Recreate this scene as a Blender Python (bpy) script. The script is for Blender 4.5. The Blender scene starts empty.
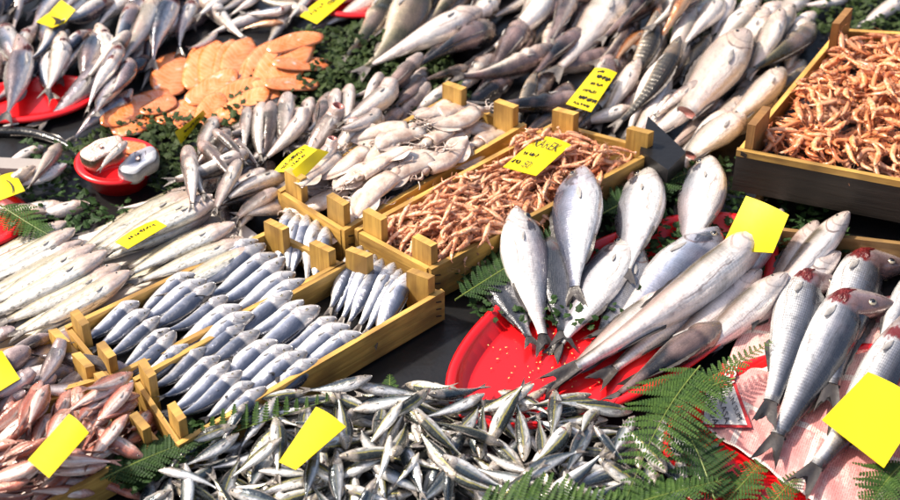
import bpy, math, random
import numpy as np
from mathutils import Matrix, Vector

random.seed(7); RNG = np.random.default_rng(7)
R = math.radians
SC = bpy.context.scene
COL = SC.collection

# ------------------------------------------------------------------ camera
PITCH, DIST, HF = R(40), 4.0, R(28)
CAM = np.array([0.0, -DIST*math.cos(PITCH), DIST*math.sin(PITCH)])
FWD = np.array([0, math.cos(PITCH), -math.sin(PITCH)])
UP = np.array([0, math.sin(PITCH), math.cos(PITCH)])
FPX = 450/math.tan(HF/2)

def P(px, py, z=0.0):
    """point of the photograph (900x500) on the horizontal plane at height z"""
    d = FWD + np.array([1, 0, 0])*((px-450)/FPX) + UP*((250-py)/FPX)
    return CAM + d*((z-CAM[2])/d[2])

cam = bpy.data.cameras.new('camera'); camo = bpy.data.objects.new('camera', cam); COL.objects.link(camo)
camo.location = CAM; camo.rotation_euler = (R(90)-PITCH, 0, 0)
cam.sensor_width = 36; cam.lens = 18/math.tan(HF/2); cam.clip_end = 200; cam.clip_start = .05
cam.dof.use_dof = True; cam.dof.focus_distance = 3.72; cam.dof.aperture_fstop = 3.0
SC.camera = camo

# ------------------------------------------------------------------ tagging
def tag(o, label=None, cat=None, group=None, kind=None):
    if label: o['label'] = label
    if cat: o['category'] = cat
    if group: o['group'] = group
    if kind: o['kind'] = kind
    return o

def link(name, me, parent=None):
    o = bpy.data.objects.new(name, me); COL.objects.link(o)
    if parent is not None: o.parent = parent
    return o

HEAP = []      # individuals of heaps: those that end up wholly buried are removed at the end

# ------------------------------------------------------------------ mesh builder
class MB:
    def __init__(s): s.v = []; s.f = []; s.uv = []; s.m = []
    def vert(s, p, uv=(0, 0)): s.v.append(tuple(float(c) for c in p)); s.uv.append((float(uv[0]), float(uv[1]))); return len(s.v)-1
    def face(s, idx, m=0): s.f.append(tuple(idx)); s.m.append(m)
    def grid(s, pts, uvs, m=0, closed=False, flip=False, mats=None):
        n, k = len(pts), len(pts[0])
        ids = [[s.vert(pts[i][j], uvs[i][j]) for j in range(k)] for i in range(n)]
        for i in range(n-1):
            for j in range(k if closed else k-1):
                a, b, c, d = ids[i][j], ids[i][(j+1) % k], ids[i+1][(j+1) % k], ids[i+1][j]
                s.face((a, d, c, b) if flip else (a, b, c, d), m if mats is None else mats(i, j))
        return ids
    def box(s, c, ax, ay, az, m=0, uvs=1.0):
        """box: centre c, half vectors ax (long), ay, az"""
        c, ax, ay, az = map(np.array, (c, ax, ay, az))
        lx, ly, lz = (2*np.linalg.norm(a) for a in (ax, ay, az))
        off = random.random()*7
        for (u, v, w, lu, lv) in ((ax, ay, az, lx, ly), (ax, az, -ay, lx, lz), (ay, az, ax, ly, lz)):
            for sg in (1, -1):
                q = [(c+w*sg + u*a + v*b) for a, b in ((-1, -1), (1, -1), (1, 1), (-1, 1))]
                nrm = np.cross(q[1]-q[0], q[2]-q[0])
                uv = [(off+(a+1)*lu/2, off+(b+1)*lv/2) for a, b in ((-1, -1), (1, -1), (1, 1), (-1, 1))]
                if u is ay: uv = [(y, x) for x, y in uv]
                ids = [s.vert(p, t) for p, t in zip(q, uv)]
                if np.dot(nrm, w*sg) < 0: ids = ids[::-1]
                s.face(ids, m)
    def tube(s, path, rad, k=6, m=0, uv=None):
        path = [np.array(p, float) for p in path]; n = len(path); pts = []; uvs = []
        if not hasattr(rad, '__len__'): rad = [rad]*n
        for i, p in enumerate(path):
            t = path[min(i+1, n-1)]-path[max(i-1, 0)]; t /= (np.linalg.norm(t)+1e-9)
            a = np.cross(t, (0.13, 0.21, 1.0)); a /= (np.linalg.norm(a)+1e-9); b = np.cross(t, a)
            pts.append([p+(a*math.cos(q)+b*math.sin(q))*rad[i] for q in np.linspace(0, 2*math.pi, k, endpoint=False)])
            uvs.append([(i/(n-1), j/k) if uv is None else uv for j in range(k)])
        ids = s.grid(pts, uvs, m, closed=True)
        s.face(ids[0], m); s.face(ids[-1][::-1], m)
    def dome(s, c, ax, ay, az, m=0, k=10, rings=3, uv=(0, 0)):
        c, ax, ay, az = map(np.array, (c, ax, ay, az)); pts = []
        for i in range(rings):
            e = i/rings*math.pi/2
            pts.append([c+(ax*math.cos(q)+ay*math.sin(q))*math.cos(e)+az*math.sin(e) for q in np.linspace(0, 2*math.pi, k, endpoint=False)])
        ids = s.grid(pts, [[uv]*k]*rings, m, closed=True)
        t = s.vert(c+az, uv)
        for j in range(k): s.face((ids[-1][j], ids[-1][(j+1) % k], t), m)
    def mesh(s, name, mats, smooth=True):
        me = bpy.data.meshes.new(name); me.from_pydata(s.v, [], s.f)
        for m in mats: me.materials.append(m)
        uvl = me.uv_layers.new(name='UVMap')
        li = np.zeros(len(me.loops), dtype=np.int32); me.loops.foreach_get('vertex_index', li)
        uvl.data.foreach_set('uv', np.array(s.uv, dtype=np.float32)[li].ravel())
        me.polygons.foreach_set('material_index', np.array(s.m, dtype=np.int32))
        me.polygons.foreach_set('use_smooth', np.full(len(s.f), smooth))
        me.update(); return me

def smooth_profile(ts, ks, vs):
    d = np.linspace(0, 1, 201); y = np.interp(d, ks, vs)
    ker = np.array([1, 2, 3, 4, 3, 2, 1.]); ker /= ker.sum()
    yp = np.convolve(np.pad(y, 3, mode='edge'), ker, 'valid'); yp[0] = y[0]
    return np.interp(ts, d, yp)

# ------------------------------------------------------------------ materials
class NT:
    def __init__(s, name):
        s.mat = bpy.data.materials.new(name); s.mat.use_nodes = True; s.t = s.mat.node_tree; s.t.nodes.clear()
        s.out = s.n('ShaderNodeOutputMaterial'); s.b = s.n('ShaderNodeBsdfPrincipled'); s.l(s.b.outputs[0], s.out.inputs[0])
    def n(s, ty, **k):
        x = s.t.nodes.new(ty)
        for a, v in k.items(): setattr(x, a, v)
        return x
    def l(s, a, b): s.t.links.new(a, b)
    def inp(s, node, key, v):
        if hasattr(v, 'node'): s.l(v, node.inputs[key])
        elif v is not None:
            if isinstance(v, (tuple, list)) and len(v) == 3 and node.inputs[key].type == 'RGBA': v = (*v, 1)
            node.inputs[key].default_value = v
    def math(s, op, a, b=None, c=None, clamp=False):
        x = s.n('ShaderNodeMath', operation=op, use_clamp=clamp)
        for i, v in enumerate((a, b, c)):
            if v is not None: s.inp(x, i, v)
        return x.outputs[0]
    def mix(s, f, a, b, mode='MIX'):
        x = s.n('ShaderNodeMix', data_type='RGBA', blend_type=mode)
        s.inp(x, 0, f); s.inp(x, 6, a); s.inp(x, 7, b); return x.outputs[2]
    def ramp(s, f, stops, interp='LINEAR'):
        x = s.n('ShaderNodeValToRGB'); x.color_ramp.interpolation = interp; e = x.color_ramp.elements
        while len(e) < len(stops): e.new(.5)
        for q, (p, c) in zip(e, stops):
            q.position = p; q.color = (*c, 1) if hasattr(c, '__len__') else (c, c, c, 1)
        s.l(f, x.inputs[0]); return x.outputs[0]
    def noise(s, vec, scale, detail=3, rough=.55, dist=0):
        x = s.n('ShaderNodeTexNoise'); s.inp(x, 'Vector', vec); x.inputs['Scale'].default_value = scale
        x.inputs['Detail'].default_value = detail; x.inputs['Roughness'].default_value = rough; x.inputs['Distortion'].default_value = dist
        return x.outputs[0]
    def voro(s, vec, scale, feature='F1', out=0):
        x = s.n('ShaderNodeTexVoronoi', feature=feature); s.inp(x, 'Vector', vec); x.inputs['Scale'].default_value = scale; return x.outputs[out]
    def vscale(s, vec, sc):
        x = s.n('ShaderNodeVectorMath', operation='MULTIPLY'); s.inp(x, 0, vec); x.inputs[1].default_value = sc; return x.outputs[0]
    def vadd(s, vec, o):
        x = s.n('ShaderNodeVectorMath', operation='ADD'); s.inp(x, 0, vec); s.inp(x, 1, o); return x.outputs[0]
    def bump(s, h, strength, dist=.01, prev=None):
        x = s.n('ShaderNodeBump'); x.inputs['Strength'].default_value = strength; x.inputs['Distance'].default_value = dist
        s.l(h, x.inputs['Height'])
        if prev is not None: s.l(prev, x.inputs['Normal'])
        return x.outputs[0]
    def p(s, **k):
        for a, v in k.items(): s.inp(s.b, a.replace('_', ' '), v)

def fish_mat(name, back, side, belly, head=None, line=None, stripes=None, spots=0, scales=(55, 20), scale_b=.2, blood=.0, rough=.27,
             backpos=.66, gill_line=True, metal=.38, mott=.35, var=.25, wet=.35, patch=None, pink=0., gillred=0., crease=0.):
    t = NT(name); uv = t.n('ShaderNodeUVMap').outputs[0]; sep = t.n('ShaderNodeSeparateXYZ'); t.l(uv, sep.inputs[0])
    u, v = sep.outputs[0], sep.outputs[1]
    info = t.n('ShaderNodeObjectInfo'); rnd = info.outputs['Random']
    obj = t.n('ShaderNodeTexCoord').outputs['Object']
    off = t.n('ShaderNodeCombineXYZ')
    for i in range(3): t.l(t.math('MULTIPLY', rnd, (37., 91., 53.)[i]), off.inputs[i])
    co = t.vadd(obj, off.outputs[0])
    n1 = t.noise(co, 9, 4, .6); n2 = t.noise(t.vscale(co, (1, 2.2, 2.2)), 26, 3, .6)
    vv = t.math('ADD', v, t.math('MULTIPLY', t.math('SUBTRACT', n1, .5), .22))
    b = backpos
    col = t.ramp(vv, [(0, belly), (b-.3, belly), (b-.1, side), (b, tuple(.5*(a+c) for a, c in zip(side, back))), (b+.12, back), (1, tuple(.6*c for c in back))])
    if line:
        m = t.math('MULTIPLY', t.math('LESS_THAN', t.math('ABSOLUTE', t.math('SUBTRACT', vv, line[1])), line[2]), line[3]); col = t.mix(m, col, line[0])
    if stripes:
        w = t.math('SINE', t.math('MULTIPLY', vv, stripes[1])); m = t.math('MULTIPLY', t.math('SMOOTH_MIN', t.math('MULTIPLY', t.math('MAXIMUM', w, 0), 1.4), 1, .1), stripes[2])
        col = t.mix(m, col, stripes[0])
    # skin mottling
    col = t.mix(t.math('MULTIPLY', t.ramp(n2, [(.50, 0.0), (.68, 1.0)]), min(.85, mott*1.25)), col, tuple(.28*c for c in side))
    # rows of overlapping scales: a diamond lattice that fades towards the head and the belly
    su, sv = t.math('MULTIPLY', u, scales[0]*3.1), t.math('MULTIPLY', v, scales[1]*3.1)
    wob = t.math('MULTIPLY', n1, 3.0)
    la = t.math('SINE', t.math('ADD', t.math('ADD', su, sv), wob)); lb = t.math('SINE', t.math('ADD', t.math('SUBTRACT', su, sv), wob))
    sc = t.math('ADD', .5, t.math('MULTIPLY', t.math('MULTIPLY', la, lb), .5)); hm = t.ramp(u, [(.22, 0.0), (.27, 1.0)])
    patchy = t.ramp(t.noise(co, 3.5, 2, .5), [(.35, .25), (.65, 1.0)])
    col = t.mix(t.math('MULTIPLY', t.math('MULTIPLY', t.math('MULTIPLY', t.ramp(sc, [(.35, 1.0), (.62, 0.0)]), hm), patchy), min(.95, scale_b*1.7)), col, tuple(.22*c for c in side))
    if spots:
        sp = t.math('LESS_THAN', t.voro(co, 30), .22*spots); col = t.mix(t.math('MULTIPLY', sp, .6), col, (.05, .04, .03))
    if head: col = t.mix(t.math('MULTIPLY', t.math('SUBTRACT', 1, hm), t.math('ADD', .35, t.math('MULTIPLY', n1, .6))), col, head)
    if gill_line:
        # hind edge of the gill cover, curved, and the mouth slit
        gu = t.math('ADD', u, t.math('MULTIPLY', t.math('POWER', t.math('SUBTRACT', v, .45), 2), .55))
        g = t.math('LESS_THAN', t.math('ABSOLUTE', t.math('SUBTRACT', gu, .247)), .0075)
        g = t.math('MULTIPLY', g, t.ramp(n1, [(.42, .0), (.6, .9)]))
        col = t.mix(t.math('MULTIPLY', g, .8), col, (.13, .07, .06))
        gp = t.math('LESS_THAN', t.math('ABSOLUTE', t.math('SUBTRACT', gu, .185)), .006); col = t.mix(t.math('MULTIPLY', gp, .4), col, (.16, .11, .10))
        fr = t.math('MULTIPLY', t.ramp(u, [(.0, 1.0), (.15, 0.0)]), t.ramp(v, [(.5, 0.0), (.66, 1.0)])); col = t.mix(t.math('MULTIPLY', fr, .6), col, (.14, .11, .095))   # dusky snout and brow
        mo = t.math('MULTIPLY', t.math('LESS_THAN', u, .085), t.math('LESS_THAN', t.math('ABSOLUTE', t.math('SUBTRACT', v, t.math('SUBTRACT', .47, t.math('MULTIPLY', u, 1.2)))), .022))
        col = t.mix(t.math('MULTIPLY', mo, .8), col, (.05, .03, .03))
    if patch:
        du = t.math('DIVIDE', t.math('SUBTRACT', u, patch[0]), patch[2]); dv = t.math('DIVIDE', t.math('SUBTRACT', v, patch[1]), patch[3])
        r2 = t.math('ADD', t.math('ADD', t.math('MULTIPLY', du, du), t.math('MULTIPLY', dv, dv)), t.math('MULTIPLY', t.math('SUBTRACT', n2, .5), 2.4))
        col = t.mix(t.math('MULTIPLY', t.ramp(r2, [(.5, 1.0), (1.3, 0.0)]), patch[4]), col, (.03, .03, .045))
    if pink:
        pm = t.ramp(t.noise(co, 3.2, 2, .5), [(.42, 0.0), (.66, 1.0)]); col = t.mix(t.math('MULTIPLY', pm, pink), col, (.70, .46, .42))
    # fine wet streaks along the body
    stv = t.noise(t.vscale(co, (2.5, 30, 30)), 1.6, 3, .6); col = t.mix(t.math('MULTIPLY', t.ramp(stv, [(.5, 0.0), (.72, 1.0)]), mott*.8), col, tuple(.42*c for c in side))
    if crease:   # the slit and folds of the belly
        cw = t.math('ABSOLUTE', t.math('SUBTRACT', v, t.math('ADD', .20, t.math('MULTIPLY', t.math('SUBTRACT', n1, .5), .30))))
        cm = t.math('MULTIPLY', t.ramp(cw, [(.006, 1.0), (.022, 0.0)]), t.math('MULTIPLY', t.ramp(u, [(.26, 0.0), (.30, 1.0)]), t.ramp(u, [(.5, 1.0), (.66, 0.0)])))
        col = t.mix(t.math('MULTIPLY', cm, crease), col, (.20, .12, .09))
    if gillred:
        gr = t.math('MULTIPLY', t.ramp(t.math('ADD', u, t.math('MULTIPLY', t.math('SUBTRACT', n2, .5), .10)), [(.185, 0.0), (.205, 1.0), (.245, 1.0), (.262, 0.0)]), t.ramp(v, [(.06, .2), (.15, 1.0), (.50, 1.0), (.60, .0)]))
        col = t.mix(t.math('MULTIPLY', gr, gillred), col, (.17, .012, .012))
    if blood:
        bm = t.ramp(t.noise(co, 5.5, 3, .6), [(.62, 0.0), (.78, 1.0)]); col = t.mix(t.math('MULTIPLY', bm, blood), col, (.30, .05, .04))
    hsv = t.n('ShaderNodeHueSaturation'); t.l(col, hsv.inputs['Color']); hsv.inputs['Saturation'].default_value = 1.0
    t.l(t.math('ADD', 1-var/2, t.math('MULTIPLY', rnd, var)), hsv.inputs['Value'])
    rr = t.math('ADD', rough-.13, t.math('MULTIPLY', n2, .26))
    bp = t.bump(t.math('MULTIPLY', sc, hm), scale_b*.45, .004); bp = t.bump(n2, .06, .010, bp); bp = t.bump(n1, .14, .04, bp)
    t.p(Base_Color=hsv.outputs[0], Roughness=rr, Metallic=metal, Normal=bp)
    t.b.inputs['Specular IOR Level'].default_value = .5
    t.b.inputs['Coat Weight'].default_value = min(1, wet+.3); t.b.inputs['Coat Roughness'].default_value = .09
    t.l(t.bump(t.noise(t.vscale(co, (1, 1.8, 1.8)), 11, 2, .5), .22, .02), t.b.inputs['Coat Normal'])
    return t.mat

def plain(name, col, rough=.5, var=.25, nscale=30, bump=.2, coat=0, metal=0, trans=0, sub=0):
    t = NT(name); obj = t.n('ShaderNodeTexCoord').outputs['Object']; rnd = t.n('ShaderNodeObjectInfo').outputs['Random']
    off = t.vadd(obj, t.math('MULTIPLY', rnd, 30.0))
    n = t.noise(off, nscale, 4, .6)
    c = t.mix(t.math('MULTIPLY', n, var*1.6), col, tuple(.35*x for x in col))
    t.p(Base_Color=c, Roughness=rough, Metallic=metal, Normal=t.bump(n, bump, .01)); t.b.inputs['Coat Weight'].default_value = coat
    t.b.inputs['Coat Roughness'].default_value = .1
    if sub:
        t.b.inputs['Subsurface Weight'].default_value = sub; t.b.inputs['Subsurface Radius'].default_value = (.01, .005, .003)
    return t.mat

def wood_mat(name, c1, c2, dark):
    t = NT(name); uv = t.n('ShaderNodeUVMap').outputs[0]; rnd = t.n('ShaderNodeObjectInfo').outputs['Random']
    vec = t.vadd(uv, t.math('MULTIPLY', rnd, 9.0))
    g = t.noise(t.vscale(vec, (5, 95, 1)), 1, 5, .6, .6); big = t.noise(t.vscale(vec, (9, 14, 1)), 1, 3, .5); kn = t.voro(t.vscale(vec, (4, 12, 1)), 1)
    col = t.ramp(g, [(.3, c2), (.62, c1)])
    col = t.mix(t.ramp(kn, [(.03, .85), (.13, 0.0)]), col, dark)
    col = t.mix(t.math('MULTIPLY', t.ramp(big, [(.42, 0.0), (.68, 1.0)]), .75), col, dark)
    hsv = t.n('ShaderNodeHueSaturation'); t.l(col, hsv.inputs['Color']); t.l(t.math('ADD', .78, t.math('MULTIPLY', rnd, .4)), hsv.inputs['Value'])
    t.p(Base_Color=hsv.outputs[0], Roughness=t.math('ADD', .35, t.math('MULTIPLY', big, .4)), Normal=t.bump(g, .35, .004))
    return t.mat

M = {}
M['bream'] = fish_mat('bream_skin', (.13, .14, .17), (.36, .37, .41), (.86, .83, .80), head=(.50, .46, .43), scales=(58, 28), scale_b=.17, blood=.10, crease=.6, backpos=.72, line=((.12, .12, .13), .70, .012, .3), patch=(.20, .62, .06, .12, .95), pink=.2, mott=.3, metal=0.2)
M['bream_blue'] = fish_mat('bream_blue_skin', (.06, .07, .11), (.27, .31, .42), (.74, .72, .72), head=(.30, .30, .36), scales=(58, 28), scale_b=.2, blood=.05, backpos=.60, patch=(.17, .60, .09, .18, .95), pink=.1, metal=0.28)
M['bream_dark'] = fish_mat('bream_dark_skin', (.04, .045, .055), (.13, .135, .16), (.36, .35, .37), head=(.16, .15, .15), scales=(58, 28), scale_b=.3, blood=.12, backpos=.6)
M['bass'] = fish_mat('bass_skin', (.035, .04, .055), (.25, .26, .31), (.90, .88, .86), head=(.26, .15, .145), scales=(64, 24), scale_b=.30, blood=.05, gillred=.95, crease=.5, backpos=.60, line=((.10, .10, .11), .60, .012, .5))
M['longbass'] = fish_mat('pale_bass_skin', (.10, .08, .055), (.50, .46, .43), (.92, .87, .84), head=(.66, .55, .50), scales=(62, 22), scale_b=.2, blood=.12, crease=.6, backpos=.64, pink=.3, mott=.35, line=((.25, .20, .16), .66, .012, .5), metal=0.15)
M['black'] = fish_mat('black_backed_skin', (.010, .010, .014), (.09, .085, .085), (.74, .64, .53), head=(.32, .22, .17), scale_b=.12, blood=.18, backpos=.40, var=.3, pink=.35)
M['olive'] = fish_mat('olive_skin', (.045, .042, .022), (.24, .21, .12), (.74, .64, .50), head=(.50, .36, .24), scale_b=.3, blood=.15, backpos=.48, var=.35, pink=.3)
M['scaly'] = fish_mat('dark_scaly_skin', (.045, .04, .035), (.17, .145, .115), (.60, .48, .36), head=(.30, .22, .15), scales=(26, 11), scale_b=.75, blood=.1, backpos=.5, rough=.18)
M['white'] = fish_mat('white_skin', (.30, .26, .21), (.52, .46, .40), (.88, .81, .75), head=(.56, .42, .33), scale_b=.1, blood=.2, mott=.3, crease=.5, backpos=.74, pink=.35, metal=0.18)
M['orange'] = fish_mat('orange_skin', (.22, .07, .02), (.55, .22, .08), (.72, .45, .28), head=(.5, .2, .08), scale_b=.3, blood=.15, backpos=.62)
M['mackerel'] = fish_mat('horse_mackerel_skin', (.020, .024, .018), (.24, .25, .21), (.90, .87, .82), head=(.52, .44, .36), scale_b=.08, blood=.10, backpos=.58,
                         line=((.50, .42, .06), .58, .05, .65), mott=.5, var=.4, wet=.5)
M['mackerel_blue'] = fish_mat('blue_mackerel_skin', (.020, .035, .05), (.24, .27, .29), (.90, .88, .86), head=(.44, .38, .33), scale_b=.08, blood=.14, backpos=.55,
                              line=((.46, .40, .10), .54, .025, .3), mott=.45, var=.4, wet=.5)
M['blue'] = fish_mat('blue_grey_skin', (.075, .09, .14), (.30, .325, .41), (.90, .88, .87), head=(.62, .59, .58), scale_b=.03, blood=.02, backpos=.60, gill_line=True, mott=.25, var=.3, rough=.2, wet=.5)
M['mullet'] = fish_mat('grey_mullet_skin', (.085, .07, .06), (.32, .27, .235), (.88, .79, .70), head=(.46, .36, .32), scale_b=.1, blood=.10, backpos=.58, gill_line=False, var=.35, pink=.3, metal=0.25)
M['redmullet'] = fish_mat('red_mullet_skin', (.34, .09, .06), (.70, .38, .31), (.90, .78, .72), head=(.52, .19, .13), stripes=((.56, .15, .07), 26., .4), scale_b=.3, blood=.15, backpos=.64, var=.4, metal=0.12)
M['split'] = fish_mat('split_fish_skin', (.42, .36, .24), (.70, .65, .54), (.88, .84, .76), head=(.52, .36, .32), scale_b=.03, blood=.35, backpos=.60, gill_line=False, mott=.8, line=((.46, .36, .17), .42, .06, .5), wet=.7, metal=0.2)
M['hake'] = fish_mat('hake_skin', (.08, .065, .065), (.36, .31, .32), (.78, .72, .71), head=(.42, .30, .29), scale_b=.05, blood=.10, backpos=.6, gill_line=False, pink=.2, metal=0.22)
M['bonito'] = fish_mat('bonito_skin', (.02, .03, .055), (.20, .24, .32), (.92, .84, .76), head=(.44, .31, .25), scale_b=.03, blood=.12, gillred=.5, backpos=.54, var=.3, pink=.3)
M['eel'] = fish_mat('eel_skin', (.012, .012, .012), (.03, .028, .022), (.25, .22, .15), scale_b=.05, gill_line=False, backpos=.45)
M['fin_pale'] = plain('pale_fin_membrane', (.46, .43, .41), .35, .6, 24, .4, coat=.3)
M['fin'] = plain('fin_membrane', (.22, .19, .17), .35, .7, 24, .4, coat=.3)
M['fin_dark'] = plain('dark_fin_membrane', (.07, .06, .055), .4, .6, 24, .4, coat=.3)
M['fin_pink'] = plain('pink_fin_membrane', (.50, .26, .20), .35, .6, 24, .4, coat=.3)
M['iris'] = plain('eye_iris', (.42, .37, .27), .12, .3, 20, 0, coat=.8)
M['pupil'] = plain('eye_pupil', (.008, .008, .012), .06, 0, 10, 0, coat=1)
M['gill'] = plain('gill_flesh', (.20, .016, .015), .38, 1.0, 26, 1.0, coat=.25)
M['mouth'] = plain('mouth_flesh', (.55, .20, .17), .3, .6, 20, .5, coat=.4)
M['yellow'] = plain('yellow_card', (.80, .62, .0), .5, .22, 9, .15)
M['ink'] = plain('black_ink', (.015, .014, .02), .6, .2)
M['red'] = plain('red_plastic', (.72, .008, .012), .28, .10, 10, .04, coat=.25)
M['wood'] = wood_mat('crate_wood', (.60, .36, .085), (.38, .205, .045), (.14, .07, .02))
M['wood_black'] = wood_mat('black_wet_wood', (.014, .010, .007), (.009, .007, .005), (.008, .006, .004))  # shade on a crate's front board, put into the colour as near-black
M['wood_brown'] = wood_mat('brown_crate_wood', (.36, .18, .055), (.24, .11, .03), (.10, .05, .02))
M['wood_old'] = wood_mat('damp_crate_wood', (.34, .20, .07), (.22, .12, .04), (.09, .05, .02))  # darker and browner than the plain crate wood
M['staple'] = plain('rusty_staple', (.03, .022, .018), .5, .4)
M['foam'] = plain('white_foam', (.60, .54, .50), .6, .15, 60, .2)
M['black_plastic'] = plain('black_sheet', (.012, .012, .013), .32, .4, 8, .5)
M['stone'] = plain('floor_concrete', (.22, .21, .20), .8, .4, 6, .3)
M['grey'] = plain('grey_board', (.35, .31, .29), .5, .3, 20, .1)
M['yolk'] = plain('green_leaf_young', (.10, .16, .03), .4, .5, 40, .3)

def leaf_mat(name, c1, c2):
    t = NT(name); uv = t.n('ShaderNodeUVMap').outputs[0]; obj = t.n('ShaderNodeTexCoord').outputs['Object']
    n = t.noise(obj, 60, 3); w = t.noise(t.vscale(uv, (1, 1, 1)), 11, 2)
    t.p(Base_Color=t.mix(t.ramp(t.mix(.5, n, w), [(.35, 0.0), (.65, 1.0)]), c1, c2), Roughness=.62, Normal=t.bump(n, .3, .003)); t.b.inputs['Specular IOR Level'].default_value = .2
    t.b.inputs['Subsurface Weight'].default_value = 0; return t.mat
M['fern'] = leaf_mat('fern_leaf', (.014, .040, .009), (.055, .105, .018))
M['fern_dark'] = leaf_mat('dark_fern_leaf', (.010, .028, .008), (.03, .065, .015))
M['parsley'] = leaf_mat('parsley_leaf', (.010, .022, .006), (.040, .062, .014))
M['stem'] = plain('fern_stem', (.17, .22, .04), .4, .4)

def salmon_mat():
    t = NT('salmon_flesh'); uv = t.n('ShaderNodeUVMap').outputs[0]; rnd = t.n('ShaderNodeObjectInfo').outputs['Random']; obj = t.n('ShaderNodeTexCoord').outputs['Object']
    sep = t.n('ShaderNodeSeparateXYZ'); t.l(uv, sep.inputs[0]); u, v = sep.outputs[0], sep.outputs[1]
    co = t.vadd(obj, t.math('MULTIPLY', rnd, 17.)); n = t.noise(co, 7, 3)
    ph = t.math('ADD', t.math('MULTIPLY', u, 150.), t.math('MULTIPLY', t.math('ABSOLUTE', t.math('SUBTRACT', v, .5)), 26.)); ph = t.math('ADD', ph, t.math('MULTIPLY', n, 9.))
    s = t.ramp(t.math('SINE', ph), [(.55, 0.0), (.95, 1.0)])
    c = t.mix(t.ramp(n, [(.35, 0.0), (.7, 1.0)]), (.80, .18, .035), (.80, .31, .13))
    c = t.mix(t.math('MULTIPLY', s, .15), c, (.86, .62, .46)); c = t.mix(t.ramp(t.noise(co, 4, 2), [(.66, 0.0), (.72, .9)]), c, (.72, .60, .54))
    hsv = t.n('ShaderNodeHueSaturation'); t.l(c, hsv.inputs['Color']); t.l(t.math('ADD', .86, t.math('MULTIPLY', rnd, .22)), hsv.inputs['Value'])
    t.p(Base_Color=hsv.outputs[0], Roughness=.24, Normal=t.bump(n, .15, .01)); t.b.inputs['Coat Weight'].default_value = .7; t.b.inputs['Coat Roughness'].default_value = .1; return t.mat
M['salmon'] = salmon_mat()

def shrimp_mat(name, a, b, c):
    t = NT(name); uv = t.n('ShaderNodeUVMap').outputs[0]; rnd = t.n('ShaderNodeObjectInfo').outputs['Random']; obj = t.n('ShaderNodeTexCoord').outputs['Object']
    sep = t.n('ShaderNodeSeparateXYZ'); t.l(uv, sep.inputs[0]); u, v = sep.outputs[0], sep.outputs[1]
    co = t.vadd(obj, t.math('MULTIPLY', rnd, 23.)); n = t.noise(co, 6, 3)
    col = t.ramp(n, [(.3, a), (.5, b), (.7, c)])
    band = t.ramp(t.math('FRACT', t.math('MULTIPLY', u, 8.)), [(0, 1.0), (.16, 0.0), (.9, 0.0), (1, 1.0)])
    col = t.mix(t.math('MULTIPLY', band, .4), col, tuple(.45*x for x in a))
    col = t.mix(t.ramp(rnd, [(.0, .0), (.78, 0.0), (.95, .65)]), col, (.42, .24, .15))
    col = t.mix(t.math('MULTIPLY', t.ramp(u, [(.05, 1.0), (.34, .3), (.38, 0.0)]), t.ramp(n, [(.4, .1), (.6, .5)])), col, (.46, .22, .14))   # the darker head
    hsv = t.n('ShaderNodeHueSaturation'); t.l(col, hsv.inputs['Color']); t.l(t.math('ADD', .75, t.math('MULTIPLY', rnd, .42)), hsv.inputs['Value'])
    t.p(Base_Color=hsv.outputs[0], Roughness=.27, Normal=t.bump(n, .4, .02)); t.b.inputs['Coat Weight'].default_value = .4
    return t.mat
M['shrimp'] = shrimp_mat('shrimp_shell', (.66, .19, .075), (.80, .35, .18), (.86, .55, .38))
M['shrimp_red'] = shrimp_mat('red_shrimp_shell', (.68, .15, .045), (.82, .30, .12), (.86, .52, .33))

def squid_mat():
    t = NT('squid_skin'); rnd = t.n('ShaderNodeObjectInfo').outputs['Random']; obj = t.n('ShaderNodeTexCoord').outputs['Object']
    co = t.vadd(obj, t.math('MULTIPLY', rnd, 23.)); n = t.noise(co, 7, 4); d = t.voro(co, 46)
    c = t.ramp(n, [(.32, (.42, .28, .22)), (.5, (.60, .48, .40)), (.68, (.72, .64, .58))])
    c = t.mix(t.math('MULTIPLY', t.math('LESS_THAN', d, .22), .45), c, (.30, .13, .12))
    hsv = t.n('ShaderNodeHueSaturation'); t.l(c, hsv.inputs['Color']); t.l(t.math('ADD', .8, t.math('MULTIPLY', rnd, .3)), hsv.inputs['Value'])
    t.p(Base_Color=hsv.outputs[0], Roughness=.22, Normal=t.bump(n, .2, .03)); t.b.inputs['Coat Weight'].default_value = .7; t.b.inputs['Coat Roughness'].default_value = .08; return t.mat
M['squid'] = squid_mat()

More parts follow.
